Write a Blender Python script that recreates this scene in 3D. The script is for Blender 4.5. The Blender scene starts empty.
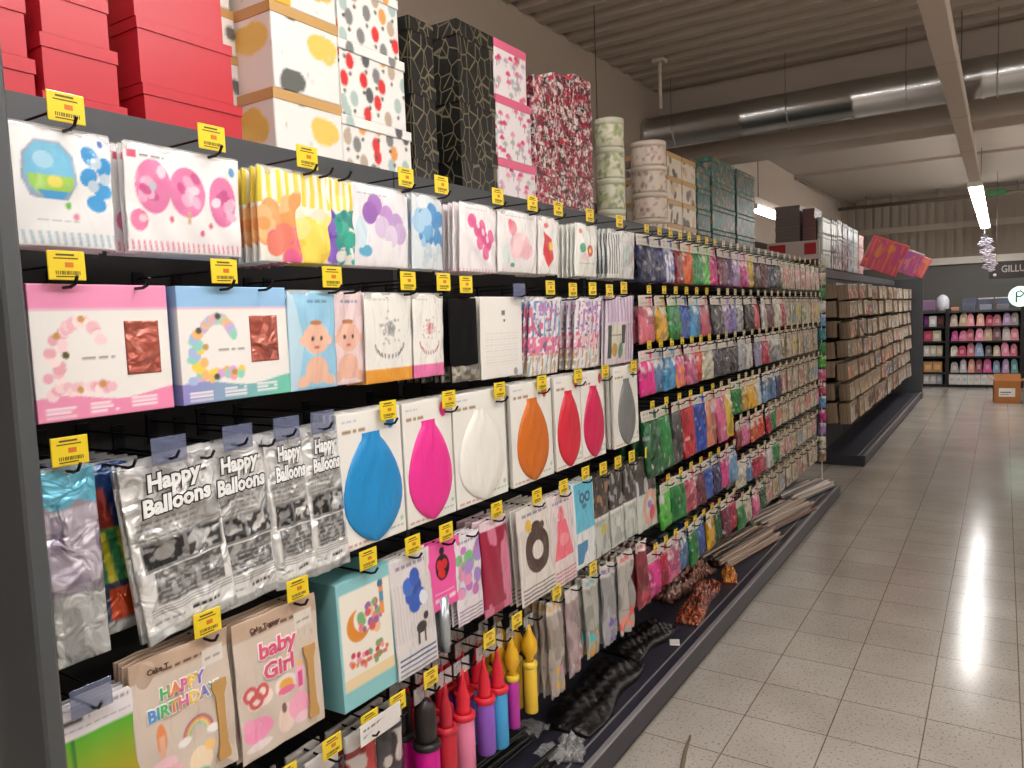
import bpy, math, random
import numpy as np
from mathutils import Vector, Matrix, Euler
rnd = random.Random(11)
nrnd = np.random.default_rng(5)
S = bpy.context.scene
COL = S.collection
PI = math.pi

# ------------------------------------------------------------------ colour
def lin(c):
    c = np.asarray(c, float) / 255.0
    return np.where(c <= .04045, c / 12.92, ((c + .055) / 1.055) ** 2.4)
def rgba(c): return (*[float(v) for v in lin(c)], 1.0)

# ------------------------------------------------------------------ materials
MATS = {}
def mat(name, color=None, rough=.5, metal=0., coat=0., coat_rough=.1, bump=0., bump_scale=40., attr=False,
        emit=None, emit_s=0., trans=0., alpha=1., spec=.5, stretch=None, bdist=.01):
    if name in MATS: return MATS[name]
    m = bpy.data.materials.new(name); m.use_nodes = True
    nt = m.node_tree; N = nt.nodes; L = nt.links
    b = N['Principled BSDF']
    if color is not None: b.inputs['Base Color'].default_value = rgba(color)
    b.inputs['Roughness'].default_value = rough; b.inputs['Metallic'].default_value = metal
    b.inputs['Coat Weight'].default_value = coat; b.inputs['Coat Roughness'].default_value = coat_rough
    b.inputs['Specular IOR Level'].default_value = spec
    b.inputs['Transmission Weight'].default_value = trans; b.inputs['Alpha'].default_value = alpha
    if emit is not None:
        b.inputs['Emission Color'].default_value = rgba(emit); b.inputs['Emission Strength'].default_value = emit_s
    if attr:
        a = N.new('ShaderNodeAttribute'); a.attribute_name = 'Col'
        L.new(a.outputs['Color'], b.inputs['Base Color'])
    if bump:
        tc = N.new('ShaderNodeTexCoord'); oi = N.new('ShaderNodeObjectInfo')
        ad = N.new('ShaderNodeVectorMath'); ad.operation = 'ADD'
        mp = N.new('ShaderNodeMapping')
        if stretch: mp.inputs['Scale'].default_value = stretch
        sc = N.new('ShaderNodeVectorMath'); sc.operation = 'SCALE'; sc.inputs[3].default_value = 37.0
        L.new(oi.outputs['Random'], sc.inputs[0])
        L.new(tc.outputs['Object'], mp.inputs['Vector'])
        L.new(mp.outputs['Vector'], ad.inputs[0]); L.new(sc.outputs[0], ad.inputs[1])
        nz = N.new('ShaderNodeTexNoise'); nz.inputs['Scale'].default_value = bump_scale
        nz.inputs['Detail'].default_value = 2.5; nz.inputs['Distortion'].default_value = .8
        L.new(ad.outputs[0], nz.inputs['Vector'])
        bp = N.new('ShaderNodeBump'); bp.inputs['Strength'].default_value = bump; bp.inputs['Distance'].default_value = bdist
        L.new(nz.outputs['Fac'], bp.inputs['Height'])
        if coat: L.new(bp.outputs['Normal'], b.inputs['Coat Normal'])
        if not coat or metal: L.new(bp.outputs['Normal'], b.inputs['Normal'])
    MATS[name] = m
    return m
PAPER = mat('printed_card', rough=.5, attr=True)
FILM = mat('film_over_print', rough=.45, coat=1., coat_rough=.09, bump=.9, bump_scale=24, attr=True, stretch=(1, 1, .5), bdist=.018)
BAG = mat('poly_bag', rough=.35, spec=.3, coat=.7, coat_rough=.08, bump=.9, bump_scale=40, attr=True, stretch=(1, 1, .5), bdist=.016)
FOIL = mat('foil_pack', rough=.3, metal=.4, coat=.5, bump=1., bump_scale=20, attr=True, bdist=.025)
LATEX = mat('latex', rough=.33, bump=.35, bump_scale=18, attr=True, stretch=(1, 1.6, .4))
SATIN = mat('satin_print', rough=.35, attr=True)
DARKMETAL = mat('dark_grey_steel', (70, 72, 76), rough=.42)
NAVYMETAL = mat('navy_grey_steel', (50, 49, 60), rough=.35)
BLACKBACK = mat('black_back_panel', (26, 24, 25), rough=.6)
HOOKM = mat('black_wire', (30, 30, 36), rough=.35, metal=.6)
YELLOW = mat('yellow_card', (240, 210, 34), rough=.4, coat=.5, coat_rough=.1)
INK = mat('dark_ink', (92, 78, 24), rough=.6)
REDINK = mat('red_ink', (214, 120, 30), rough=.6)
WHITEP = mat('white_plastic', (232, 230, 226), rough=.35)
CLEAR = mat('clear_plastic', (120, 128, 160), rough=.12, alpha=.5)
CLEARFILM = mat('clear_film', (225, 225, 225), rough=.2, alpha=.35, bump=.8, bump_scale=50)
CHROME = mat('galvanised_duct', (214, 216, 218), rough=.27, metal=1., bump=.12, bump_scale=9)
MATTEBLACK = mat('matte_black_tinsel', (14, 13, 15), rough=.7, spec=.15)
def stack_mat():
    m = mat('card_stack', rough=.5, attr=True); nt = m.node_tree; N = nt.nodes; L = nt.links; b = N['Principled BSDF']
    tc = N.new('ShaderNodeTexCoord'); mp = N.new('ShaderNodeMapping'); mp.inputs['Scale'].default_value = (170, .3, .3); nz = N.new('ShaderNodeTexNoise'); nz.inputs['Scale'].default_value = 1; nz.inputs['Detail'].default_value = 1
    L.new(tc.outputs['Object'], mp.inputs[0]); L.new(mp.outputs[0], nz.inputs['Vector'])
    r = N.new('ShaderNodeValToRGB'); r.color_ramp.elements[0].position = .35; r.color_ramp.elements[0].color = (.3, .25, .22, 1); r.color_ramp.elements[1].position = .6; r.color_ramp.elements[1].color = (1.15, 1.12, 1.08, 1); L.new(nz.outputs['Fac'], r.inputs[0])
    a = [n for n in N if n.type == 'ATTRIBUTE'][0]; x = N.new('ShaderNodeMix'); x.data_type = 'RGBA'; x.blend_type = 'MULTIPLY'; x.inputs[0].default_value = 1
    L.new(a.outputs['Color'], x.inputs[6]); L.new(r.outputs[0], x.inputs[7]); L.new(x.outputs[2], b.inputs['Base Color']); return m
STACKM = stack_mat()
KRAFT = mat('kraft_card', (196, 152, 92), rough=.6)
LIPM = mat('lip_edge', (150, 148, 152), rough=.35, metal=.3)

# ------------------------------------------------------------------ mesh builder
class MB:
    def __init__(s): s.v = []; s.f = []; s.mi = []; s.c = []; s.mats = []; s.sm = []
    def _m(s, m):
        if m not in s.mats: s.mats.append(m)
        return s.mats.index(m)
    def add(s, vs, fs, m, c=(255, 255, 255), smooth=False, M=None):
        o = len(s.v); k = s._m(m)
        if M is not None: vs = [M @ Vector(p) for p in vs]
        cc = tuple(lin(c))
        s.v += [tuple(p) for p in vs]; s.c += [cc] * len(vs)
        for f in fs: s.f.append([i + o for i in f]); s.mi.append(k); s.sm.append(smooth)
    def box(s, a, b, m, c=(255, 255, 255), M=None, bev=0.):
        (x0, y0, z0), (x1, y1, z1) = a, b
        if x0 > x1: x0, x1 = x1, x0
        if y0 > y1: y0, y1 = y1, y0
        if z0 > z1: z0, z1 = z1, z0
        if bev:
            e = min(bev, (x1 - x0) * .45, (y1 - y0) * .45, (z1 - z0) * .45)
            X = (x0, x0 + e, x1 - e, x1); Y = (y0, y0 + e, y1 - e, y1); Z = (z0, z0 + e, z1 - e, z1)
            vs = []; idx = {}
            for i in (0, 1):
                for j in (0, 1):
                    for k in (0, 1):
                        xo, xi = (X[0], X[1]) if i == 0 else (X[3], X[2])
                        yo, yi = (Y[0], Y[1]) if j == 0 else (Y[3], Y[2])
                        zo, zi = (Z[0], Z[1]) if k == 0 else (Z[3], Z[2])
                        for ax, p in enumerate(((xo, yi, zi), (xi, yo, zi), (xi, yi, zo))):
                            idx[(i, j, k, ax)] = len(vs); vs.append(p)
            fs = []
            I = lambda i, j, k, a: idx[(i, j, k, a)]
            fs += [[I(0, 0, 0, 0), I(0, 0, 1, 0), I(0, 1, 1, 0), I(0, 1, 0, 0)], [I(1, 0, 0, 0), I(1, 1, 0, 0), I(1, 1, 1, 0), I(1, 0, 1, 0)]]
            fs += [[I(0, 0, 0, 1), I(1, 0, 0, 1), I(1, 0, 1, 1), I(0, 0, 1, 1)], [I(0, 1, 0, 1), I(0, 1, 1, 1), I(1, 1, 1, 1), I(1, 1, 0, 1)]]
            fs += [[I(0, 0, 0, 2), I(0, 1, 0, 2), I(1, 1, 0, 2), I(1, 0, 0, 2)], [I(0, 0, 1, 2), I(1, 0, 1, 2), I(1, 1, 1, 2), I(0, 1, 1, 2)]]
            for j in (0, 1):
                for k in (0, 1): fs.append([I(0, j, k, 1), I(1, j, k, 1), I(1, j, k, 2), I(0, j, k, 2)])
            for i in (0, 1):
                for k in (0, 1): fs.append([I(i, 0, k, 0), I(i, 1, k, 0), I(i, 1, k, 2), I(i, 0, k, 2)])
            for i in (0, 1):
                for j in (0, 1): fs.append([I(i, j, 0, 0), I(i, j, 1, 0), I(i, j, 1, 1), I(i, j, 0, 1)])
            for i in (0, 1):
                for j in (0, 1):
                    for k in (0, 1): fs.append([I(i, j, k, 0), I(i, j, k, 1), I(i, j, k, 2)])
            s.add(vs, fs, m, c, M=M); return
        vs = [(x0, y0, z0), (x1, y0, z0), (x1, y1, z0), (x0, y1, z0), (x0, y0, z1), (x1, y0, z1), (x1, y1, z1), (x0, y1, z1)]
        fs = [[0, 3, 2, 1], [4, 5, 6, 7], [0, 1, 5, 4], [1, 2, 6, 5], [2, 3, 7, 6], [3, 0, 4, 7]]
        s.add(vs, fs, m, c, M=M)
    def tube(s, pts, r, m, c=(255, 255, 255), n=6, cap=True):
        pts = [Vector(p) for p in pts]; rs = r if isinstance(r, (list, tuple)) else [r] * len(pts)
        vs = []; up = None
        for i, p in enumerate(pts):
            d = (pts[min(i + 1, len(pts) - 1)] - pts[max(i - 1, 0)]).normalized()
            if up is None or abs(up.dot(d)) > .95: up = Vector((0, 0, 1)) if abs(d.z) < .9 else Vector((0, 1, 0))
            a = d.cross(up).normalized(); b = a.cross(d)
            for k in range(n):
                t = 2 * PI * k / n; vs.append(p + (a * math.cos(t) + b * math.sin(t)) * rs[i])
        fs = []
        for i in range(len(pts) - 1):
            for k in range(n):
                fs.append([i * n + k, i * n + (k + 1) % n, (i + 1) * n + (k + 1) % n, (i + 1) * n + k])
        if cap: fs += [list(range(n))[::-1], [(len(pts) - 1) * n + k for k in range(n)]]
        s.add(vs, fs, m, c, smooth=n > 6)
    def lathe(s, prof, m, c=(255, 255, 255), n=14, at=(0, 0, 0)):
        vs = []
        for r, z in prof:
            for k in range(n):
                t = 2 * PI * k / n; vs.append((at[0] + r * math.cos(t), at[1] + r * math.sin(t), at[2] + z))
        fs = []
        for i in range(len(prof) - 1):
            for k in range(n): fs.append([i * n + k, i * n + (k + 1) % n, (i + 1) * n + (k + 1) % n, (i + 1) * n + k])
        fs += [list(range(n))[::-1], [(len(prof) - 1) * n + k for k in range(n)]]
        s.add(vs, fs, m, c, smooth=True)
    def mesh(s, name):
        me = bpy.data.meshes.new(name)
        me.from_pydata(s.v, [], s.f)
        for m in s.mats: me.materials.append(m)
        me.polygons.foreach_set('material_index', s.mi); me.polygons.foreach_set('use_smooth', s.sm)
        a = me.color_attributes.new('Col', 'FLOAT_COLOR', 'POINT')
        arr = np.ones((len(s.v), 4), np.float32); arr[:, :3] = np.array(s.c)
        a.data.foreach_set('color', arr.ravel())
        me.update(); return me

def ob(name, me, parent=None, loc=None, rot=None, mat_label=None):
    o = bpy.data.objects.new(name, me); COL.objects.link(o)
    if parent is not None: o.parent = parent
    if loc is not None: o.location = loc
    if rot is not None: o.rotation_euler = rot
    if mat_label: o['label'] = mat_label
    return o
def tag(o, label, cat, group=None):
    o['label'] = label; o['category'] = cat
    if group: o['group'] = group
    return o
def thing(name, label, cat, loc=(0, 0, 0), rot=(0, 0, 0), group=None):
    o = bpy.data.objects.new(name, None); COL.objects.link(o)
    o.empty_display_size = .05; o.location = loc; o.rotation_euler = rot
    return tag(o, label, cat, group)
def struct(name, me, parent=None):
    o = ob(name, me, parent)
    if parent is None: o['kind'] = 'structure'
    return o
def copy_tree(o, kids, label=None, group=None, loc=None, rot=None):
    r = o.copy(); COL.objects.link(r)
    if label: r['label'] = label
    if group: r['group'] = group
    if loc is not None: r.location = loc
    if rot is not None: r.rotation_euler = rot
    for ch in kids:
        c = ch.copy(); COL.objects.link(c); c.parent = r
        if 'label' in c and False: pass
    return r

# ------------------------------------------------------------------ printed canvas -> mesh
class Cv:
    def __init__(s, w, h, bg=(240, 238, 234), res=.003):
        s.w, s.h = w, h
        s.nx = max(3, int(round(w / res))); s.ny = max(3, int(round(h / res)))
        k = s.k = 2
        U = (np.arange((s.nx + 1) * k) + .5) / ((s.nx + 1) * k); V = (np.arange((s.ny + 1) * k) + .5) / ((s.ny + 1) * k)
        s.U, s.V = np.meshgrid(U, V); s.A = np.ones(s.U.shape + (3,)) * lin(bg)
    def put(s, m, c, a=1.):
        s.A[m] = s.A[m] * (1 - a) + lin(c) * a; return s
    def rect(s, u0, v0, u1, v1, c, a=1.): return s.put((s.U >= u0) & (s.U < u1) & (s.V >= v0) & (s.V < v1), c, a)
    def ell(s, u, v, ru, rv, c, rot=0., a=1.):
        x = (s.U - u) * s.w; y = (s.V - v) * s.h; cr, sr = math.cos(rot), math.sin(rot)
        X = x * cr + y * sr; Y = -x * sr + y * cr
        return s.put((X / (ru * s.w)) ** 2 + (Y / (rv * s.w)) ** 2 <= 1, c, a)
    def ring(s, u, v, r, th, c, a=1., v0=None):
        x = (s.U - u) * s.w; y = (s.V - v) * s.h; d = np.hypot(x, y) / s.w
        m = abs(d - r) < th
        if v0 is not None: m &= s.V > v0
        return s.put(m, c, a)
    def poly(s, pts, c, a=1.):
        m = np.zeros(s.U.shape, bool); n = len(pts)
        for i in range(n):
            (x0, y0), (x1, y1) = pts[i], pts[(i + 1) % n]
            if y0 == y1: continue
            t = ((s.V >= min(y0, y1)) & (s.V < max(y0, y1))) & (s.U < (x1 - x0) * (s.V - y0) / (y1 - y0) + x0)
            m ^= t
        return s.put(m, c, a)
    def grad(s, u0, v0, u1, v1, c0, c1, vert=True):
        m = (s.U >= u0) & (s.U < u1) & (s.V >= v0) & (s.V < v1)
        t = ((s.V - v0) / (v1 - v0) if vert else (s.U - u0) / (u1 - u0))[m][:, None]
        s.A[m] = lin(c0) * (1 - t) + lin(c1) * t; return s
    def noise(s, cells=(6, 6)):
        g = nrnd.random((cells[1] + 2, cells[0] + 2)); y = s.V * cells[1]; x = s.U * cells[0]
        i = np.clip(y.astype(int), 0, cells[1]); j = np.clip(x.astype(int), 0, cells[0]); fy = y - i; fx = x - j
        fy = fy * fy * (3 - 2 * fy); fx = fx * fx * (3 - 2 * fx)
        return (g[i, j] * (1 - fy) + g[i + 1, j] * fy) * (1 - fx) + (g[i, j + 1] * (1 - fy) + g[i + 1, j + 1] * fy) * fx
    def blotch(s, u0, v0, u1, v1, c, cells=(6, 6), th=.55, a=1.):
        n = s.noise(cells); return s.put((s.U >= u0) & (s.U < u1) & (s.V >= v0) & (s.V < v1) & (n > th), c, a)
    def words(s, u0, u1, v, th, c, a=.8, ln=.07):
        u = u0
        while u < u1:
            l = ln * rnd.uniform(.5, 1.4); s.rect(u, v, min(u + l, u1), v + th, c, a); u += l + ln * .3
        return s
    def stripes(s, u0, v0, u1, v1, n, c, duty=.5, slant=0., a=1.):
        t = ((s.U - u0) / (u1 - u0) * n + slant * s.V) % 1
        return s.put((s.U >= u0) & (s.U < u1) & (s.V >= v0) & (s.V < v1) & (t < duty), c, a)
    def dots(s, u0, v0, u1, v1, n, r, cols, rr=None):
        for _ in range(n):
            q = r * rnd.uniform(.6, 1.4)
            s.ell(rnd.uniform(u0, u1), rnd.uniform(v0, v1), q, q * rnd.uniform(.8, 1.2), rnd.choice(cols), rnd.uniform(0, 3))
        return s
    def cols(s):
        k = s.k; H, W, _ = s.A.shape
        return s.A.reshape(H // k, k, W // k, k, 3).mean((1, 3))
def sheet(cv, m, bulge=.0, thick=.002, wr=0., back=None, name='sheet', x0=0., org='top', pin=True, curl=0., hf=1.):
    """closed thin slab, front toward +X, left edge at -w/2 in Y; z from -h to 0 (org top) or 0..h (org bottom)"""
    nx, ny = cv.nx, cv.ny
    if m is FILM: wr *= 1.9; hf = max(hf, 1.5)
    us = np.linspace(0, 1, nx + 1); vs = np.linspace(0, 1, ny + 1); U, V = np.meshgrid(us, vs)
    X = np.full(U.shape, x0)
    if bulge: X = X + bulge * np.power(np.clip(np.sin(PI * U) * np.sin(PI * np.clip(V, 0, 1)), 0, 1), .45)
    if wr:
        n = sum(np.sin((U * a + V * b) * hf + p) * q for a, b, p, q in [(rnd.uniform(3, 14), rnd.uniform(-12, 12), rnd.uniform(0, 6), rnd.uniform(.3, 1)) for _ in range(5)])
        X = X + wr * n / 2.5
    if curl: X = X + curl * (1 - V) ** 2
    Y = (U - .5) * cv.w; Z = V * cv.h - (cv.h if org == 'top' else 0)
    front = np.stack([X, Y, Z], -1).reshape(-1, 3)
    C = cv.cols().reshape(-1, 3)
    idx = np.arange((nx + 1) * (ny + 1)).reshape(ny + 1, nx + 1)
    quads = np.stack([idx[:-1, :-1], idx[:-1, 1:], idx[1:, 1:], idx[1:, :-1]], -1).reshape(-1, 4)
    loop = np.concatenate([idx[0, :], idx[1:, -1], idx[-1, -2::-1], idx[-2:0:-1, 0]])
    bk = front[loop].copy(); bk[:, 0] = np.minimum(bk[:, 0], x0) - thick
    nb = len(front); nl = len(loop)
    verts = np.concatenate([front, bk]); bc = np.array([lin(back)] * nl) if back is not None else C[loop]
    cols = np.concatenate([C, bc])
    j = np.arange(nl)
    sides = np.stack([loop[(j + 1) % nl], loop, nb + j, nb + (j + 1) % nl], -1)
    nq = len(quads) + nl
    me = bpy.data.meshes.new(name)
    me.vertices.add(len(verts)); me.vertices.foreach_set('co', verts.astype(np.float32).ravel())
    loops = np.concatenate([quads.ravel(), sides.ravel(), (nb + j)[::-1]])
    me.loops.add(len(loops)); me.loops.foreach_set('vertex_index', loops.astype(np.int32))
    me.polygons.add(nq + 1)
    st = np.concatenate([np.arange(nq) * 4, [nq * 4]]).astype(np.int32)
    me.polygons.foreach_set('loop_start', st)
    sm = np.zeros(nq + 1, bool); sm[:len(quads)] = True
    me.polygons.foreach_set('use_smooth', sm)
    me.materials.append(m)
    me.update(calc_edges=True); me.validate()
    a = me.color_attributes.new('Col', 'FLOAT_COLOR', 'POINT')
    arr = np.ones((len(verts), 4), np.float32); arr[:, :3] = cols
    a.data.foreach_set('color', arr.ravel()); return me
TXT = {}
def text_mesh(body, size, m, c=(30, 30, 30), depth=.0006, bold=0., shear=0., sx=1., cols=None):
    """text in the YZ plane facing +X, centred"""
    cu = bpy.data.curves.new('lettering', 'FONT'); cu.body = body; cu.size = size; cu.extrude = depth
    cu.align_x = 'CENTER'; cu.align_y = 'CENTER'; cu.offset = bold; cu.shear = shear; cu.resolution_u = 2
    o = bpy.data.objects.new('lettering', cu); COL.objects.link(o)
    dg = bpy.context.evaluated_depsgraph_get()
    me = bpy.data.meshes.new_from_object(o.evaluated_get(dg)); bpy.data.objects.remove(o); bpy.data.curves.remove(cu)
    n = len(me.vertices); co = np.zeros(n * 3, np.float32); me.vertices.foreach_get('co', co); co = co.reshape(-1, 3)
    new = np.stack([co[:, 2], co[:, 0] * sx, co[:, 1]], -1); me.vertices.foreach_set('co', new.astype(np.float32).ravel())
    me.materials.clear(); me.materials.append(m)
    a = me.color_attributes.new('Col', 'FLOAT_COLOR', 'POINT'); arr = np.ones((n, 4), np.float32); arr[:, :3] = lin(c)
    if cols:
        x = new[:, 1]; k = ((x - x.min()) / (x.max() - x.min() + 1e-6) * len(cols) * .999).astype(int)
        arr[:, :3] = np.array([lin(q) for q in cols])[k]
    a.data.foreach_set('color', arr.ravel()); me.update(); return me

# ------------------------------------------------------------------ camera
cam = bpy.data.cameras.new('camera'); co_ = bpy.data.objects.new('camera', cam); COL.objects.link(co_)
cam.sensor_fit = 'HORIZONTAL'; cam.sensor_width = 36; cam.lens = 761.08 / 1024 * 36; cam.clip_start = .02
co_.location = (1.10704, -3.74655, 1.57007); co_.rotation_euler = Euler((1.48510, .037909, .570904), 'XYZ')
S.camera = co_

# ------------------------------------------------------------------ room
def tile_mat():
    m = bpy.data.materials.new('terrazzo_floor_tiles'); m.use_nodes = True; nt = m.node_tree; N = nt.nodes; L = nt.links; b = N['Principled BSDF']
    tc = N.new('ShaderNodeTexCoord'); mp = N.new('ShaderNodeMapping'); L.new(tc.outputs['Object'], mp.inputs[0])
    mp.inputs['Location'].default_value = (-.285, 0, 0)
    br = N.new('ShaderNodeTexBrick'); br.offset = 0; br.squash = 1; L.new(mp.outputs[0], br.inputs['Vector'])
    br.inputs['Scale'].default_value = 1; br.inputs['Brick Width'].default_value = .3; br.inputs['Row Height'].default_value = .3
    br.inputs['Mortar Size'].default_value = .0026; br.inputs['Mortar Smooth'].default_value = .3; br.inputs['Bias'].default_value = 0
    br.inputs['Color1'].default_value = rgba((184, 177, 168)); br.inputs['Color2'].default_value = rgba((191, 185, 177)); br.inputs['Mortar'].default_value = rgba((120, 110, 102))
    nz = N.new('ShaderNodeTexNoise'); nz.inputs['Scale'].default_value = 95; nz.inputs['Detail'].default_value = 2; L.new(mp.outputs[0], nz.inputs['Vector'])
    cr = N.new('ShaderNodeValToRGB'); cr.color_ramp.elements[0].position = .32; cr.color_ramp.elements[0].color = rgba((196, 190, 182)); cr.color_ramp.elements[1].position = .42; cr.color_ramp.elements[1].color = (1, 1, 1, 1)
    L.new(nz.outputs['Fac'], cr.inputs[0])
    n2 = N.new('ShaderNodeTexNoise'); n2.inputs['Scale'].default_value = 2.2; n2.inputs['Detail'].default_value = 4; L.new(mp.outputs[0], n2.inputs['Vector'])
    c2 = N.new('ShaderNodeValToRGB'); c2.color_ramp.elements[0].position = .3; c2.color_ramp.elements[0].color = (.8, .79, .78, 1); c2.color_ramp.elements[1].position = .65; c2.color_ramp.elements[1].color = (1, 1, 1, 1)
    L.new(n2.outputs['Fac'], c2.inputs[0])
    def mul(a, bb):
        x = N.new('ShaderNodeMix'); x.data_type = 'RGBA'; x.blend_type = 'MULTIPLY'; x.inputs[0].default_value = 1
        L.new(a, x.inputs[6]); L.new(bb, x.inputs[7]); return x.outputs[2]
    L.new(mul(mul(br.outputs['Color'], cr.outputs[0]), c2.outputs[0]), b.inputs['Base Color'])
    b.inputs['Roughness'].default_value = .16; b.inputs['Specular IOR Level'].default_value = .35
    bp = N.new('ShaderNodeBump'); bp.inputs['Strength'].default_value = .07; bp.inputs['Distance'].default_value = .01
    n3 = N.new('ShaderNodeTexNoise'); n3.inputs['Scale'].default_value = 9; L.new(mp.outputs[0], n3.inputs['Vector']); L.new(n3.outputs['Fac'], bp.inputs['Height']); L.new(bp.outputs[0], b.inputs['Normal'])
    return m
XL, XR, YB, YF, ZC = -4.0, 5.5, -6.5, 13.5, 3.7
WALLM = mat('taupe_wall', (172, 158, 144), rough=.8)
DECKM = mat('ceiling_deck', (182, 169, 156), rough=.6)
BEAMM = mat('beam_paint', (168, 155, 143), rough=.75)
SOFF = mat('soffit_paint', (172, 160, 148), rough=.75)
CLAD = mat('cladding_paint', (156, 144, 132), rough=.7)
b = MB(); b.box((XL, YB, -.1), (XR, YF, 0), tile_mat()); struct('floor', b.mesh('floor'))
b = MB(); b.box((XL - .1, YB, 0), (XL, YF, ZC), WALLM); struct('wall_left', b.mesh('wall_left'))
b = MB(); b.box((XR, YB, 0), (XR + .1, YF, ZC), WALLM); struct('wall_right', b.mesh('wall_right'))
b = MB(); b.box((XL, YB - .1, 0), (XR, YB, ZC), WALLM); struct('wall_back', b.mesh('wall_back'))
# far wall with vertical ribs
b = MB(); b.box((XL, YF + .03, 0), (XR, YF + .1, ZC), CLAD)
x = XL
while x < XR:
    b.box((x, YF, 2.42), (x + .10, YF + .03, ZC), CLAD); x += .16
struct('wall_front', b.mesh('wall_front'))
GREYBAND = mat('grey_band_paint', (112, 110, 108), rough=.7)
b = MB(); b.box((XL, YF - .12, 1.2), (XR, YF, 2.28), GREYBAND); struct('trim_1', b.mesh('trim_1'))
b = MB(); b.box((XL, YF - .2, 2.29), (XR, YF, 2.42), mat('ledge_paint', (225, 218, 208), rough=.5)); struct('trim_2', b.mesh('trim_2'))
b = MB(); b.box((XL, YF - .06, 2.98), (XR, YF, 3.1), SOFF); struct('trim_3', b.mesh('trim_3'))
# corrugated deck in front of the cross beam, ribs along X
YX = 3.55
prof = []
y = YB
while y < YX:
    prof += [(y, ZC), (y + .10, ZC), (y + .13, ZC + .05), (y + .21, ZC + .05), (y + .24, ZC)]; y += .24
prof.append((y, ZC))
vs = [(XL, p, z) for p, z in prof] + [(XR, p, z) for p, z in prof]; n = len(prof)
b = MB(); b.add(vs, [[i, i + 1, n + i + 1, n + i] for i in range(n - 1)], DECKM)
b.box((XL, YB, ZC + .08), (XR, YX + .4, ZC + .14), DECKM)
b.box((XL, YX + .3, ZC), (XR, YF, ZC + .06), SOFF)
struct('ceiling', b.mesh('ceiling'))
b = MB(); b.box((-1.76, YX, 3.03), (XR, YX + .35, ZC + .02), BEAMM); b.box((-1.76, YX - .03, 3.0), (XR, YX + .38, 3.03), SOFF); struct('trim_4', b.mesh('trim_4'))
b = MB(); b.box((-2.1, YB, 2.5), (-1.76, YF, ZC + .02), WALLM); struct('trim_5', b.mesh('trim_5'))
b = MB(); b.box((XL, 9.3, ZC - .04), (XR, 9.38, ZC), BEAMM); struct('trim_6', b.mesh('trim_6'))

# silver duct with seams, hangers
t = thing('ventilation_duct', 'shiny silver round ventilation duct crossing below the ceiling beam', 'duct', (0, 3.2, 3.25))
b = MB(); pts = []; rs = []
x = -1.76
while x <= XR:
    for dx, r in ((0, .152), (.02, .16), (.04, .152)):
        pts.append((x + dx, 0, 0)); rs.append(r)
    x += .9
b.tube(pts, rs, CHROME, n=28); ob('duct_pipe', b.mesh('duct_pipe'), t)
for hx in (-1.45, -.45, .45, 1.05, 1.9, 3.1):
    b = MB(); b.tube([(hx, -.17, -.04), (hx, -.17, ZC - 3.26)], .0025, DARKMETAL); 
    ang = [(-PI / 2 + PI * k / 8) for k in range(9)]
    b.tube([(hx, -.165 * math.cos(a), -.165 * abs(math.sin(a))) for a in [PI * k / 10 for k in range(11)]], .004, CHROME)
    ob('hanger_strap', b.mesh('hanger_strap'), t)
TRUNK0 = mat('trunking_paint', (200, 186, 172), rough=.5)
b = MB(); b.tube([(-1.36, 2.55, ZC), (-1.36, 2.55, 3.3)], .016, TRUNK0, n=8); b.box((-1.41, 2.5, ZC - .03), (-1.31, 2.6, ZC), TRUNK0)
tag(ob('drop_pipe', b.mesh('drop_pipe')), 'thin pale drop pipe hanging from ribbed ceiling deck near the duct', 'pipe')
for (hx, hy, lab) in ((-1.2, -1.25, 'thin dark suspension wire above the pink gift boxes'), (-1.3, 1.2, 'thin dark suspension wire above the cream round boxes')):
    b = MB(); b.tube([(hx, hy, ZC), (hx, hy, 2.3)], .004, DARKMETAL); tag(ob('suspension_wire', b.mesh('suspension_wire')), lab, 'wire')
# sprinkler pipe
t = thing('sprinkler_pipe', 'brown sprinkler pipe along the far wall top on hanger rods', 'pipe', (0, 12.9, 3.5))
PIPEM = mat('pipe_paint', (120, 106, 94), rough=.5)
b = MB(); b.tube([(-1.7, 0, 0), (XR, 0, 0)], .035, PIPEM, n=10); ob('pipe_run', b.mesh('pipe_run'), t)
for hx in (-1.2, -.75, .05, 1.3, 2.3):
    b = MB(); b.tube([(hx, 0, .03), (hx, 0, .2)], .012, PIPEM); ob('hanger_rod', b.mesh('hanger_rod'), t)
b = MB(); b.tube([(-1.75, 9.3, 3.66), (-1.4, 12.9, 3.56)], .02, PIPEM, n=8)
tag(ob('conduit', b.mesh('conduit')), 'brown conduit running along ceiling toward the far wall', 'pipe')
b = MB(); b.box((.82, 12.80, 3.45), (1.12, 12.86, 3.57), mat('exit_green', (70, 120, 70), rough=.5)); tag(ob('exit_sign', b.mesh('exit_sign')), 'small green sign box hanging before the far wall pipe', 'sign')

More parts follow.
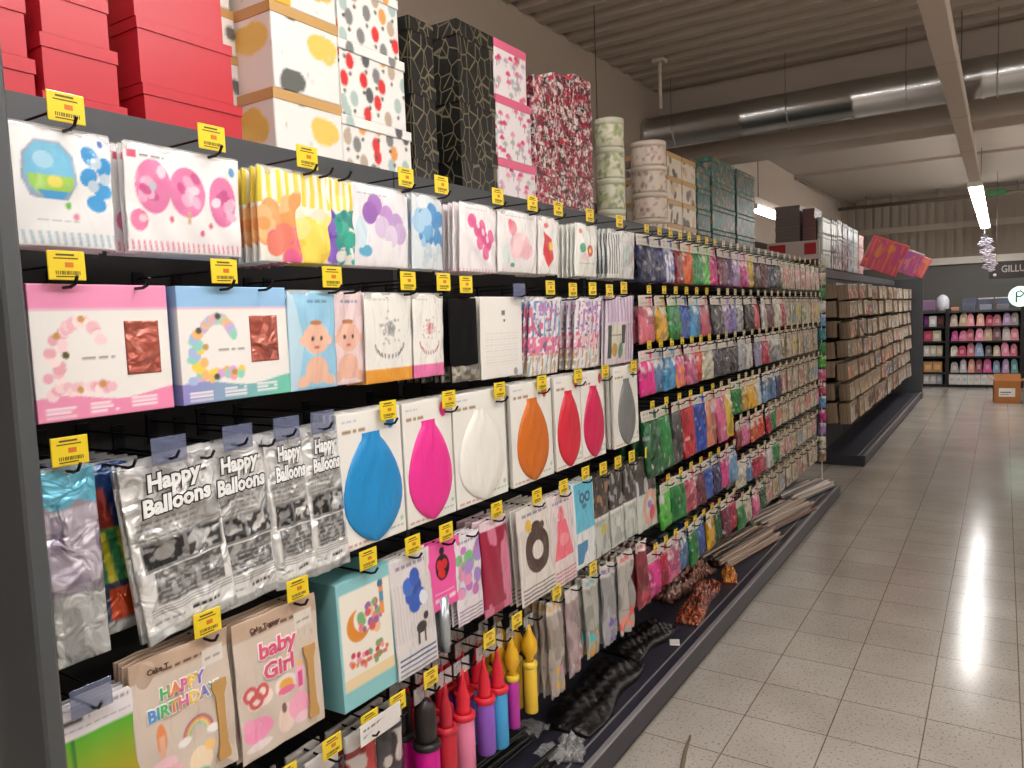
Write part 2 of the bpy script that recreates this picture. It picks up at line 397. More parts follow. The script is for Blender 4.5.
# ------------------------------------------------------------------ lamps
LAMP = mat('lit_tube', (255, 255, 255), emit=(252, 250, 247), emit_s=30)
LAMPDIM = mat('dimmer_lit_tube', (255, 255, 255), emit=(252, 248, 242), emit_s=25)  # right-hand row tubes, emission set weaker to balance shelf and floor brightness
TRUNK = mat('trunking_paint', (200, 186, 172), rough=.5)
def trunking(name, label, x, z, y0, y1, lit, hang, LAMP=LAMP):
    t = thing(name, label, 'light', (x, y0, z))
    b = MB(); b.box((-.055, 0, .0), (.055, y1 - y0, .085), TRUNK, bev=.006)
    yy = 0
    while yy < y1 - y0: b.box((-.057, yy, -.003), (.057, yy + .02, .088), TRUNK); yy += 1.5
    ob('trunking_rail', b.mesh('trunking_rail'), t)
    for y in hang:
        b = MB(); b.tube([(0, y - y0, .08), (0, y - y0, ZC - z)], .004, DARKMETAL); ob('hanger_wire', b.mesh('hanger_wire'), t)
    for y in lit:
        b = MB(); b.box((-.07, y - y0 + .03, -.05), (.07, y - y0 + 1.45, -.004), LAMP, bev=.02); ob('lamp_tube', b.mesh('lamp_tube'), t)
        for e in (.0, 1.44):
            b = MB(); b.box((-.072, y - y0 + e - .01, -.052), (.072, y - y0 + e + .03, .0), WHITEP); ob('lamp_holder', b.mesh('lamp_holder'), t)
    return t
trunking('light_trunking', 'long pale light trunking over the aisle with lit tubes at its far end', .82, 2.9, YB + .3, 12.1,
         [-6, -4.5, -3] + [6.4 + 1.5 * k for k in range(4)] , [-4, 1.0, 3.0, 5.5, 9])
trunking('light_trunking', 'lit tube light on trunking beside the left bulkhead above the teal boxes', -1.2, 2.7, 4.6, 6.3, [4.7], [5])
trunking('light_trunking', 'long light trunking over the neighbouring aisle to the right with lit tubes', 4.6, 2.9, YB + .3, 12.5,
         [-6, -4.5, -3, -1.5, 0, 1.5, 3, 4.5, 6, 7.5, 9, 10.5], [-4, 0, 4, 8], LAMPDIM)
t = thing('batten_lights', 'row of lit batten lights across the ceiling behind the viewer', 'light', (0, -2.2, 3.62))
for k in range(4):
    b = MB(); b.box((-1.3 + 1.6 * k, -.05, .02), (.2 + 1.6 * k, .05, .07), TRUNK, bev=.005); ob('batten', b.mesh('batten'), t)
    b = MB(); b.box((-1.28 + 1.6 * k, -.045, -.03), (.18 + 1.6 * k, .045, .019), LAMP, bev=.015); ob('lamp_tube', b.mesh('lamp_tube'), t)
S.world = bpy.data.worlds.new('world'); S.world.use_nodes = True
S.world.node_tree.nodes['Background'].inputs[0].default_value = (.9, .85, .8, 1); S.world.node_tree.nodes['Background'].inputs[1].default_value = .05

# ------------------------------------------------------------------ gondolas
ZS = 1.94
def gondola(label, y0, y1, bays, ztop, zs, near_panel, far_panel, xb=-.42):
    t = thing('gondola_shelving', label, 'shelving', (0, y0, 0))
    L = y1 - y0
    for i in range(bays):
        a, c = L * i / bays, L * (i + 1) / bays
        b = MB(); b.box((xb - .03, a + .004, .1), (xb, c - .004, ztop - .09), BLACKBACK); ob('back_panel', b.mesh('back_panel'), t)
        b = MB(); b.box((xb - .01, a + .002, ztop - .085), (xb + .012, c - .002, ztop), DARKMETAL); ob('header_panel', b.mesh('header_panel'), t)
        b = MB(); b.box((xb, a, .085), (-.012, c - .002, .103), NAVYMETAL); ob('base_deck', b.mesh('base_deck'), t)
        b = MB(); b.box((xb - .5, a, zs - .03), (xb - .012, c - .002, zs - .002), DARKMETAL); ob('top_shelf', b.mesh('top_shelf'), t)
        b = MB()
        for z in [.3 + .05 * k for k in range(30)]:
            b.box((xb, a + .006, z), (xb + .002, a + .014, z + .03), HOOKM)
        b.box((xb - .03, a - .012, .1), (xb + .001, a + .012, ztop), DARKMETAL); ob('upright', b.mesh('upright'), t)
    b = MB(); b.box((-.012, 0, .02), (0, L, .108), NAVYMETAL, bev=.003); b.box((-.03, 0, 0), (-.02, L, .03), BLACKBACK); ob('kick_plate', b.mesh('kick_plate'), t)
    b = MB(); b.box((-.022, .002, .103), (0, L - .002, .112), LIPM, bev=.002); b.box((-.07, .002, .1025), (-.064, L - .002, .106), LIPM); ob('lip_strip', b.mesh('lip_strip'), t)
    for ye in (0.004, L - .016):
        b = MB(); b.box((xb - .5, ye, 0), (-.013, ye + .012, .084), NAVYMETAL); ob('base_end', b.mesh('base_end'), t)
    if near_panel:
        b = MB(); b.box((xb - .53, -.03, 0), (0, -.003, ztop), mat('end_panel_paint', (74, 77, 80), rough=.4), bev=.004); ob('end_panel', b.mesh('end_panel'), t)
    if far_panel:
        b = MB(); b.box((xb - .53, L + .003, 0), (0.01, L + .035, ztop + .02), DARKMETAL, bev=.004); ob('end_panel', b.mesh('end_panel'), t)
    return t
g1 = gondola('long dark gondola of peg hooks filling the left side with balloons', -3.229, 2.9, 5, 2.015, ZS, True, False)
b = MB(); b.box((-.165, -.038, .2), (-.158, -.031, 1.06), WHITEP, bev=.002); ob('edge_strip', b.mesh('edge_strip'), g1, mat_label='white plastic edge strip')
g2 = gondola('second dark gondola of card packs farther along the aisle', 4.25, 10.35, 5, 1.95, 1.96, False, True)

# ------------------------------------------------------------------ hooks
def hook_meshes(cardcol, digits=True):
    b = MB(); b.tube([(0, 0, 0), (.292, 0, 0), (.305, 0, .004), (.314, 0, .016)], .0028, HOOKM, n=6); b.box((0, -.012, -.012), (.004, .012, .05), HOOKM)
    prong = b.mesh('prong')
    b = MB(); b.tube([(.002, 0, .036), (.284, 0, .036)], .0022, HOOKM, n=6); arm = b.mesh('label_arm')
    b = MB(); b.box((.284, -.029, .011), (.2865, .029, .057), YELLOW if cardcol == 'y' else mat('beige_card', (214, 200, 160), rough=.4), bev=.001)
    for k, (a, c, z, h, m) in enumerate([(-.016, .012, .049, .003, INK), (-.02, .018, .044, .002, INK), (-.003, .010, .031, .008, REDINK), (-.018, .02, .0195, .006, INK), (-.018, .012, .0155, .002, INK)]):
        if k == 3:
            yy = a
            while yy < c: b.box((.2865, yy, z), (.2868, yy + .0014, z + h), m); yy += rnd.choice((.0022, .003))
        else: b.box((.2865, a, z), (.2868, c, z + h), m)
    return prong, arm, b.mesh('price_card')
HK = {'y': hook_meshes('y'), 'b': hook_meshes('b')}
b = MB(); b.box((.284, -.034, -.008), (.286, .034, .04), CLEAR, bev=.001); CLEARCARD = b.mesh('label_holder')
HOOKGROUP = 'peg hooks with price cards'
used_labels = {}
def uniq(l):
    used_labels[l] = used_labels.get(l, 0) + 1
    return l
def hook(y, z, what, kind='y', card=True, x=-.42, csc=1.):
    """what: phrase naming the pack on the hook"""
    lab = {'y': 'peg hook with yellow price card over the ', 'b': 'peg hook with pale price card over the ', 'c': 'peg hook with clear label holder over the '}[kind] if card else 'peg hook without price card over the '
    t = thing('peg_hook', uniq(lab + what), 'hook', (x, y, z), (0, 0, 0), HOOKGROUP)
    k = 'b' if kind == 'b' else 'y'
    ob('prong', HK[k][0], t); 
    if card:
        ob('label_arm', HK[k][1], t)
        o = ob('label_holder', CLEARCARD, t) if kind == 'c' else ob('price_card', HK[k][2], t)
        if csc != 1: o.scale = (1, csc, csc); o.location.z = .036 * (1 - csc)
    return t
def hang(name, label, cat, y, zt, parts, n=2, dx=.016, tilt=0., x=-.15, group=None, short=None, lean=0., yj=.004, hk='y', hooks=(0,), hz=-.006, card=(True,), hook_what=None):
    """front pack plus n copies behind it on the same hook. parts: (name, mesh, loc, label, [(sub, mesh, loc)])"""
    short = short or cat; group = group or short + ' packs on one hook'
    t = thing(name, uniq(label), cat, (x, y, zt), (tilt, lean, 0), group)
    main = []
    for p in parts:
        o = ob(p[0], p[1], t, p[2] if len(p) > 2 and p[2] else None, mat_label=p[3] if len(p) > 3 else None)
        main.append(o)
        for q in (p[4] if len(p) > 4 else []): ob(q[0], q[1], o, q[2])
    for k in range(1, n + 1):
        copy_tree(t, main, short + ' pack hanging behind the front one of its kind', group, (x - k * dx, y + rnd.uniform(-yj, yj), zt - .0005 * k), (tilt + rnd.uniform(-.02, .02), lean * .8, rnd.uniform(-.02, .02)))
    for i, h in enumerate(hooks):
        hook(y + h, zt + hz, (hook_what or short) + (' pack' if not hook_what else ''), hk, card[min(i, len(card) - 1)])
    return t
def header(cv, v0=.84, c=(244, 242, 238)):
    return cv.rect(0, v0, 1, 1, c)
W = (240, 237, 232)
R25 = .0026
# ---- row 1
def r1a():
    c = Cv(.19, .185, (238, 238, 238), R25)
    c.poly([(.30, .42), (.36, .40), (.60, .40), (.68, .55), (.66, .78), (.56, .88), (.36, .88), (.26, .76), (.24, .56)], (150, 165, 190))
    c.poly([(.32, .46), (.60, .44), (.66, .56), (.64, .77), (.55, .86), (.37, .86), (.28, .75), (.27, .57)], (110, 190, 225))
    c.rect(.27, .44, .67, .62, (150, 200, 70), .0); c.poly([(.29, .60), (.66, .60), (.64, .50), (.58, .44), (.36, .44), (.30, .52)], (158, 205, 80))
    c.poly([(.36, .47), (.6, .47), (.56, .40), (.42, .40)], (70, 160, 215)); c.ell(.42, .72, .08, .07, (165, 215, 240)); c.ell(.5, .55, .06, .05, (225, 215, 90))
    for u, v in ((.8, .80), (.92, .72), (.78, .62), (.9, .52), (.84, .40)): c.ell(u, v, .085, .07, (40, 150, 215), rnd.uniform(0, 3))
    for u, v in ((.85, .75), (.82, .55), (.93, .62)): c.ell(u, v, .05, .05, (190, 210, 225))
    for u, v in ((.06, .66), (.12, .58), (.1, .74)): c.ell(u, v, .06, .08, (70, 180, 190), .5)
    for u, v, q in ((.14, .3, (50, 150, 205)), (.6, .36, (110, 190, 70)), (.66, .27, (220, 130, 160)), (.9, .92, (60, 110, 190))): c.ell(u, v, .025, .03, q)
    c.stripes(0, .03, 1, .14, 16, (176, 200, 215), .4, 3); c.words(.35, .7, .22, .012, (120, 120, 125)); c.rect(0, .95, 1, 1, (232, 232, 236)); return c
def r1b():
    c = Cv(.232, .185, (240, 237, 237), R25)
    for u, v, ru, rv in ((.22, .62, .14, .20), (.50, .60, .155, .19), (.82, .55, .13, .2)):
        c.ell(u, v, ru, rv, (226, 120, 170)); 
        for _ in range(9): c.ell(u + rnd.uniform(-.09, .09), v + rnd.uniform(-.15, .15), .035, .05, rnd.choice([(240, 170, 200), (205, 80, 140), (236, 205, 220), (190, 190, 205)]), rnd.uniform(0, 3))
    c.ell(.1, .3, .07, .08, (232, 120, 165)); c.ell(.13, .32, .03, .03, (245, 205, 220)); c.rect(.495, .3, .515, .42, (210, 170, 120))
    c.words(.12, .32, .88, .02, (60, 55, 60)); c.rect(.03, .86, .1, .93, (220, 90, 120)); c.ell(.92, .86, .03, .04, (90, 150, 200))
    for u, v in ((.36, .33), (.7, .3), (.62, .22)): c.ell(u, v, .02, .025, (225, 110, 140))
    c.stripes(0, .03, 1, .12, 22, (228, 130, 165), .35, 3); return c
def r1c(kind):
    c = Cv(.115 if kind != 2 else .1, .19, (240, 236, 226), R25)
    c.stripes(0, .62, 1, 1, 5, (240, 214, 60), .5)
    pal = {0: [(246, 160, 90), (250, 190, 130), (240, 130, 110), (235, 100, 150)], 1: [(246, 220, 90), (250, 232, 140), (240, 200, 70)], 2: [(130, 90, 190), (90, 60, 160), (40, 170, 150), (20, 140, 130)]}[kind]
    if kind == 0: c.dots(0.1, .3, .9, .66, 30, .16, pal[:2]); c.dots(.3, .06, .95, .32, 22, .14, pal[2:])
    elif kind == 1: c.dots(.05, .05, .95, .5, 30, .2, pal); c.blotch(0, .5, 1, .62, (235, 225, 200))
    else: c.dots(.02, .05, .42, .6, 26, .14, pal[:2]); c.dots(.5, .2, .98, .6, 26, .14, pal[2:]); c.dots(.45, .04, .95, .2, 14, .1, [(40, 160, 150), (225, 225, 220)])
    return c
def r1d():
    c = Cv(.2, .19, (236, 232, 238), R25)
    for u, v, q in ((.38, .76, (165, 110, 190)), (.3, .66, (150, 95, 180)), (.58, .64, (190, 140, 205)), (.76, .56, (185, 150, 205)), (.5, .5, (215, 195, 225)), (.82, .44, (200, 170, 215)), (.66, .4, (222, 205, 230))): c.ell(u, v, .12, .13, q)
    c.ell(.22, .2, .11, .07, (90, 170, 205)); c.ell(.15, .42, .1, .18, (205, 225, 235)); c.rect(.5, .1, .66, .34, (240, 240, 240)); c.rect(0, .72, 1, .725, (200, 198, 200)); c.words(.1, .6, .88, .012, (150, 150, 150)); return c
def r1e():
    c = Cv(.125, .19, (222, 230, 236), R25); c.dots(.2, .35, .9, .85, 34, .13, [(110, 175, 220), (70, 145, 205), (165, 205, 232)]); c.dots(.3, .08, .9, .35, 12, .07, [(200, 215, 225), (190, 205, 215)]); return c
def r1f():
    c = Cv(.18, .19, (242, 236, 238), R25); 
    for u, v in ((.3, .75), (.44, .62), (.56, .68), (.6, .52), (.72, .42), (.5, .44), (.66, .3), (.8, .55)): c.ell(u, v, .1, .11, (228, 90, 150))
    for u, v in ((.44, .7), (.58, .6), (.7, .5)): c.ell(u, v, .03, .06, (248, 220, 232), .5)
    c.words(.15, .7, .91, .015, (170, 165, 170)); c.stripes(0, 0, 1, .06, 12, (225, 190, 205), .5); return c
def r1g():
    c = Cv(.225, .185, (240, 234, 234), R25); c.ell(.35, .72, .1, .1, (240, 150, 165)); c.ell(.3, .78, .05, .07, (235, 110, 130)); c.ell(.5, .45, .26, .16, (245, 200, 205), .3); c.ell(.72, .36, .16, .1, (243, 190, 200), .3); c.ell(.2, .3, .1, .13, (215, 228, 225)); c.ell(.35, .13, .05, .03, (90, 160, 150)); c.words(.2, .9, .9, .015, (180, 175, 175)); return c
def r1h():
    c = Cv(.135, .185, (240, 236, 234), R25); c.poly([(.25, .75), (.6, .62), (.7, .3), (.45, .12), (.2, .35)], (222, 60, 70)); c.ell(.55, .5, .12, .1, (245, 200, 60)); c.ell(.35, .85, .1, .06, (240, 120, 120)); return c
def r1i():
    c = Cv(.17, .185, (238, 238, 232), R25); c.ell(.3, .55, .12, .1, (90, 180, 140)); c.ell(.62, .5, .13, .12, (225, 70, 70)); c.ell(.62, .5, .05, .05, (245, 220, 80)); c.ell(.4, .38, .1, .08, (240, 190, 200)); c.words(.15, .85, .25, .015, (150, 150, 150)); c.ell(.2, .85, .06, .05, (230, 120, 130)); return c
def r1j():
    c = Cv(.25, .185, (228, 228, 226), R25); c.stripes(0, .1, .4, .9, 5, (95, 100, 105), .4, .8); c.stripes(.45, .25, .9, .8, 6, (200, 190, 205), .5, .4); c.ell(.7, .5, .1, .16, (170, 205, 190)); c.ell(.82, .45, .07, .1, (215, 170, 190)); return c
R1 = [('balloon_pack', 'white foil balloon pack with blue and green globe and blue flower balloons', -3.105, r1a, 'blue globe balloon', 3, 'y'),
      ('balloon_pack', 'white balloon pack picturing three pink marbled balloons', -2.872, r1b, 'pink marbled balloon', 4, 'y'),
      ('balloon_pack', 'yellow striped pack of orange and pink balloons, leftmost striped stack', -2.655, lambda: r1c(0), 'orange and pink balloon', 6, 'y'),
      ('balloon_pack', 'yellow striped pack of yellow balloons between orange and purple ones', -2.565, lambda: r1c(1), 'yellow balloon', 3, 'n'),
      ('balloon_pack', 'yellow striped pack of purple and green balloons', -2.49, lambda: r1c(2), 'purple and green balloon', 2, 'n'),
      ('balloon_pack', 'clear white pack with a bunch of lilac balloons', -2.352, r1d, 'lilac balloon', 2, 'y'),
      ('balloon_pack', 'pale pack with a bunch of light blue balloons in the top row', -2.175, r1e, 'light blue balloon', 2, 'y'),
      ('balloon_pack', 'white pack with hot pink foil letter balloons', -1.945, r1f, 'pink letter balloon', 5, 'y'),
      ('balloon_pack', 'white pack with a pale pink flamingo balloon', -1.735, r1g, 'flamingo balloon', 3, 'y'),
      ('balloon_pack', 'white pack with a red star balloon in the top row', -1.545, r1h, 'red star balloon', 5, 'y'),
      ('balloon_pack', 'white pack with small green and red fruit balloons', -1.275, r1i, 'fruit balloon', 4, 'y'),
      ('balloon_pack', 'grey striped pale pack at the right end of the near top row', -.975, r1j, 'grey striped balloon', 5, 'y')]
TABM = CLEARFILM
def tabmesh(w, h=.016):
    b = MB(); b.box((-.0006, -w / 2 + .002, -h), (.0006, w / 2 - .002, 0), TABM); b.box((.0006, -.016, -h * .75), (.001, .016, -h * .4), WHITEP); return b.mesh('hang_tab')
for nm, lab, y, fn, short, n, hk in R1:
    c = fn()
    hang(nm, lab, 'balloon pack', y, 1.898, [('printed_bag', sheet(c, FILM, .006, .0015, .0012), (0, 0, -.003)), ('hang_tab', tabmesh(c.w))], n=n, dx=.018 if short != 'orange and pink balloon' else .022, short=short, lean=.04, card=(hk == 'y',), hooks=({-3.105: .02, -2.872: .05, -2.655: .065, -2.565: .02, -2.352: .08, -2.175: .045, -1.945: .08, -1.735: .065, -1.545: .04, -1.275: .0, -.975: -.05}.get(y, 0),))
# ---- row 2
def kit(w, h, head, wave0, wave1, side, arch):
    c = Cv(w, h, (238, 234, 230), R25); c.rect(0, .82, 1, 1, head); c.rect(0, .80, 1, .82, (235, 200, 215))
    t = .16 + .03 * np.sin(c.U * 7 + .5); m = c.V < t; f = c.U[m][:, None]; c.A[m] = lin(wave0) * (1 - f) + lin(wave1) * f
    for k in range(46):
        a = PI * (.95 - .75 * k / 45); u = .34 + .2 * math.cos(a) * (1 if k < 30 else .8); v = .38 + .34 * math.sin(a)
        if k < 14: u = .14 + rnd.uniform(-.05, .07); v = .2 + .03 * k
        c.ell(u, v, rnd.uniform(.03, .05), rnd.uniform(.03, .05), rnd.choice(arch))
    for k in range(16): c.ell(.2 + .022 * k + rnd.uniform(-.02, .02), .24 + rnd.uniform(-.03, .03), .035, .035, rnd.choice(arch))
    for u, v in ((.17, .62), (.22, .48), (.34, .74), (.3, .22), (.46, .25)): c.ell(u, v, .025, .025, rnd.choice([(90, 80, 50), (200, 150, 80)]))
    c.words(.33, .56, .44, .018, (110, 105, 105)); 
    for i, u in enumerate((.06, .36, .66)):
        for k in range(3): c.words(u, u + .2, .03 + .03 * k + .012 * i, .014, (250, 240, 244), .9, .2)
    return c
def winmesh(w, h):
    c = Cv(w, h, (196, 108, 92), .004)
    c.blotch(0, 0, 1, 1, (176, 86, 72), (4, 6), .55); return sheet(c, FOIL, .001, .0016, .0005, org='bottom')
def kitbox(w, h, c, sidecol, win_u, win_v0, win_v1, ww):
    front = sheet(c, SATIN, 0, .028, .0002, back=sidecol)
    return [('printed_box', front, None, None, [('foil_window', winmesh(ww, (win_v1 - win_v0) * h), (.001, (win_u - .5) * w, (win_v0 - 1) * h))])]
c = kit(.232, .218, (240, 150, 190), (238, 150, 185), (240, 140, 180), None, [(240, 190, 200), (246, 214, 218), (232, 170, 184), (250, 228, 226)])
hang('balloon_arch_kit', 'pink boxed balloon arch kit with rose gold foil window', 'balloon kit', -3.045, 1.652, kitbox(.232, .218, c, (90, 60, 110), .78, .3, .72, .062), n=1, dx=.032, short='pink arch kit', hooks=(-.06, .06), card=(True, False))
c = kit(.25, .218, (150, 195, 235), (150, 140, 205), (110, 205, 175), None, [(246, 214, 90), (240, 160, 190), (150, 215, 195), (170, 190, 230), (240, 190, 120), (220, 170, 220)])
hang('balloon_arch_kit', 'light blue boxed balloon arch kit with pastel arch picture', 'balloon kit', -2.785, 1.652, kitbox(.25, .218, c, (110, 150, 200), .76, .32, .74, .068), n=1, dx=.032, short='blue arch kit', hooks=(-.03, .06), card=(True, False))
def baby(bg, skin, alt):
    c = Cv(.135, .212, bg, R25); c.poly([(0, 1), (0, .0), (.15, 0), (.3, .5), (.1, 1)], alt); c.words(.4, .8, .88, .03, (90, 130, 170) if alt[2] > 200 else (200, 110, 130), .8, .1)
    c.ell(.55, .52, .27, .25, skin); c.ell(.27, .5, .06, .07, skin); c.ell(.83, .5, .06, .07, skin); c.ell(.55, .2, .24, .22, skin); c.ell(.3, .1, .16, .09, skin, .4); c.ell(.8, .1, .16, .09, skin, -.4)
    c.ell(.46, .52, .03, .04, (70, 50, 45)); c.ell(.65, .52, .03, .04, (70, 50, 45)); c.ell(.55, .43, .06, .025, (200, 90, 90)); c.ell(.55, .68, .13, .04, (190, 120, 70)); return c
hang('balloon_pack', 'light blue pack with a baby shaped foil balloon', 'balloon pack', -2.588, 1.648, [('printed_bag', sheet(baby((150, 205, 235), (240, 190, 165), (190, 222, 240)), FILM, .005, .001, .001), (0, 0, -.003)), ('hang_tab', tabmesh(.135))], n=2, hooks=(.05,), short='blue baby balloon', lean=.03)
hang('balloon_pack', 'pink pack with a baby girl foil balloon, beside the blue baby pack', 'balloon pack', -2.48, 1.648, [('printed_bag', sheet(baby((240, 214, 216), (238, 186, 165), (244, 226, 228)), FILM, .005, .001, .001), (0, 0, -.003)), ('hang_tab', tabmesh(.12))], n=3, short='pink baby balloon', lean=.03, card=(False,), x=-.162)
def confetti(w, bot, ink):
    c = Cv(w, .215, (238, 236, 230), R25); c.rect(0, 0, 1, .16, bot)
    for k in range(90):
        a = rnd.uniform(0, 2 * PI); r = rnd.gauss(0, .12); c.ell(.5 + r * math.cos(a) * .9, .6 + r * math.sin(a) * .7, .022, .022, ink, rnd.uniform(0, 3), .6)
    for k in range(14): a = PI + PI * k / 13; c.ell(.5 + .3 * math.cos(a), .42 + .12 * math.sin(a), .018, .03, ink)
    for k in range(12): a = PI + PI * k / 11; c.ell(.5 + .24 * math.cos(a), .36 + .08 * math.sin(a), .012, .02, (120, 110, 110))
    c.words(.1, .5, .92, .015, (160, 158, 155)); return c
hang('confetti_pack', 'white pack with grey confetti print and orange bottom band', 'party pack', -2.343, 1.645, [('printed_bag', sheet(confetti(.168, (236, 160, 50), (150, 150, 150)), FILM, .004, .001, .001), (0, 0, -.003)), ('hang_tab', tabmesh(.168))], n=4, hooks=(.06,), short='orange banded confetti', lean=.03)
hang('confetti_pack', 'white pack with rose confetti print and pink bottom band', 'party pack', -2.19, 1.645, [('printed_bag', sheet(confetti(.125, (238, 120, 175), (205, 110, 120)), FILM, .004, .001, .001), (0, 0, -.003)), ('hang_tab', tabmesh(.125))], n=4, hooks=(.05,), short='pink banded confetti', lean=.03)
c = Cv(.13, .23, (16, 15, 17), .004); c.rect(0, 0, 1, .2, (120, 118, 112)); c.blotch(0, .0, 1, .2, (170, 165, 150), (5, 4), .5); c.stripes(0, .2, 1, 1, 6, (34, 33, 36), .3)
cf = Cv(.128, .045, (110, 108, 102), .004); cf.blotch(0, 0, 1, 1, (170, 165, 150), (6, 4), .5); footm = sheet(cf, FOIL, .006, .003, .002, org='bottom')
hang('tinsel_pack', 'black tinsel pack with grey metallic foot', 'party pack', -2.04, 1.64, [('printed_bag', sheet(c, MATTEBLACK, .008, .003, .002), (0, 0, -.008)), ('metallic_foot', footm, (.004, 0, -.238))], n=6, dx=.034, short='black tinsel', yj=.012)
c = Cv(.225, .24, (236, 233, 228), R25); c.rect(.5, .77, .58, .83, (110, 110, 115)); c.rect(.54, .69, .58, .72, (90, 90, 95)); [c.words(.12, .88, .16 + .035 * k, .008, (205, 202, 198)) for k in range(12)]; c.ell(.82, .06, .05, .05, (150, 150, 150)); c.rect(0, .96, 1, .965, (200, 198, 196))
hang('printed_sheet', 'plain white card with tiny text beside the black tinsel', 'card', -1.845, 1.642, [('printed_card', sheet(c, SATIN, .001, .0006, .001), (0, 0, -.006))], n=4, hooks=(.08,), short='plain white text card', hk='c', lean=.02)
def candles(a, bcol, w):
    c = Cv(w, .255, (236, 232, 234), R25); c.stripes(0, .5, 1, .95, 6, a, .45, -.6); c.ell(.5, .86, .3, .1, (190, 150, 215)); c.rect(0, .27, 1, .5, bcol); c.stripes(0, .0, 1, .3, 7, (215, 170, 110), .35, .8); c.stripes(0, .02, 1, .26, 4, (150, 190, 200), .2, -1); c.blotch(0, 0, 1, .95, (244, 240, 242), (18, 20), .66); c.blotch(0, .2, 1, .9, (225, 110, 150), (17, 18), .76); c.blotch(0, .3, 1, .95, (120, 110, 150), (17, 19), .8); return c
hang('candle_pack', 'pack of blue striped party straws over a pink band', 'party pack', -1.575, 1.638, [('printed_bag', sheet(candles((110, 165, 215), (238, 130, 170), .2), FILM, .008, .003, .001), (0, 0, -.003)), ('hang_tab', tabmesh(.2))], n=4, dx=.024, short='blue striped straw', lean=.1)
hang('candle_pack', 'pack of lilac swirl party straws beside the blue striped ones', 'party pack', -1.27, 1.638, [('printed_bag', sheet(candles((190, 150, 210), (240, 200, 210), .2), FILM, .008, .003, .001), (0, 0, -.003)), ('hang_tab', tabmesh(.2))], n=5, dx=.03, short='lilac straw', lean=.08)
c = Cv(.26, .265, (226, 214, 226), R25); c.stripes(0, .62, 1, 1, 9, (200, 160, 215), .4, .7); c.rect(.08, .1, .66, .58, (222, 220, 204)); c.rect(.08, .1, .2, .58, (60, 75, 66)); c.rect(.52, .3, .66, .58, (55, 68, 62)); c.ell(.3, .22, .1, .1, (205, 160, 80)); c.ell(.5, .2, .08, .12, (90, 140, 130)); c.rect(.2, .42, .52, .44, (150, 148, 135)); c.stripes(.7, .05, .98, .6, 3, (170, 150, 190), .5, .5)
hang('photo_prop_pack', 'pack with a framed photo card of dark leaves in the second row', 'party pack', -1.0, 1.645, [('printed_bag', sheet(c, FILM, .006, .002, .001), (0, 0, -.003)), ('hang_tab', tabmesh(.26))], n=3, short='framed leaf photo', lean=.05)
for y, w in ((-1.42, 'gap right of the blue striped straws'), (-1.13, 'gap right of the lilac straws')): hook(y, 1.627, w)
# ---- row 3
c = Cv(.085, .315, (168, 160, 176), R25); c.rect(0, .86, 1, 1, (110, 195, 225)); c.poly([(0, .86), (1, .86), (1, .8), (.6, .84), (.3, .78), (0, .83)], (110, 195, 225)); c.blotch(0, .4, 1, .8, (150, 138, 160), (4, 6), .5); c.blotch(0, .4, 1, .8, (205, 196, 212), (5, 8), .66); c.words(.12, .5, .77, .02, (240, 240, 244)); c.rect(0, 0, 1, .36, (196, 198, 198)); c.blotch(0, 0, 1, .36, (160, 164, 164), (3, 5), .5)
hang('balloon_pack', 'narrow silver pack with light blue top at the far left', 'balloon pack', -3.125, 1.36, [('printed_bag', sheet(c, FOIL, .005, .003, .002), (0, 0, -.003)), ('hang_tab', tabmesh(.085))], n=2, short='narrow silver', lean=-.02)
def colourful():
    c = Cv(.13, .3, (30, 60, 110), .004); c.rect(0, .3, 1, .62, (150, 190, 60)); c.poly([(0, .3), (1, .3), (1, .66), (.5, .6), (0, .74)], (60, 140, 90)); c.poly([(.2, .62), (.55, .62), (.45, .85), (.25, .84)], (170, 60, 50)); c.stripes(0, .3, 1, .6, 4, (220, 210, 60), .4, 1.2); c.rect(0, .06, 1, .3, (60, 64, 90)); c.rect(.4, .08, .8, .26, (210, 80, 40)); c.rect(0, 0, 1, .07, (205, 208, 210)); return c
cm = sheet(colourful(), FOIL, .005, .003, .002)
hang('balloon_pack', 'blue and green foil pack behind and left of the front silver balloon pack', 'balloon pack', -3.035, 1.35, [('printed_bag', cm, (0, 0, -.003)), ('hang_tab', tabmesh(.13))], n=4, dx=.035, x=-.21, short='blue and green foil', lean=-.05, card=(False,))
def happy(w):
    h = .315; c = Cv(w, h, (250, 250, 250), R25); k = (40, 40, 42)
    c.rect(.05, .56, .97, .70, (196, 196, 196)); [c.words(.08, .7, .58 + .03 * q, .01, (120, 120, 120), .9) for q in range(4)]; c.rect(.08, .4, .95, .57, (150, 150, 152)); c.rect(.1, .42, .5, .555, k); c.rect(.54, .42, .93, .555, (70, 70, 72)); c.blotch(.1, .42, .5, .555, (150, 150, 150), (16, 40), .6); c.blotch(.54, .42, .93, .555, (205, 205, 205), (15, 44), .55); c.ell(.3, .49, .1, .07, (170, 170, 170)); c.ell(.72, .48, .13, .05, (210, 210, 210), .6)
    c.rect(.16, .2, .9, .395, (110, 110, 112)); c.blotch(.16, .2, .9, .395, (180, 180, 180), (18, 40), .55); [c.words(.2, .85, .22 + .03 * q, .008, (210, 210, 210)) for q in range(5)]
    [c.rect(.08, .15 + .018 * q, .97, .154 + .018 * q, k) for q in range(3)]; c.words(.5, .8, .1, .02, k, 1, .06); c.words(.1, .4, .1, .012, (120, 140, 160)); c.rect(0, 0, 1, .06, (190, 192, 194)); c.rect(0, .9, 1, 1, (214, 214, 216)); c.words(.62, .9, .87, .015, k); return c
tb = text_mesh('Happy\nBalloons', .041, PAPER, (28, 28, 30), .0004, .0042, .12); tw = text_mesh('Happy\nBalloons', .041, PAPER, (240, 240, 240), .0009, .0016, .12)
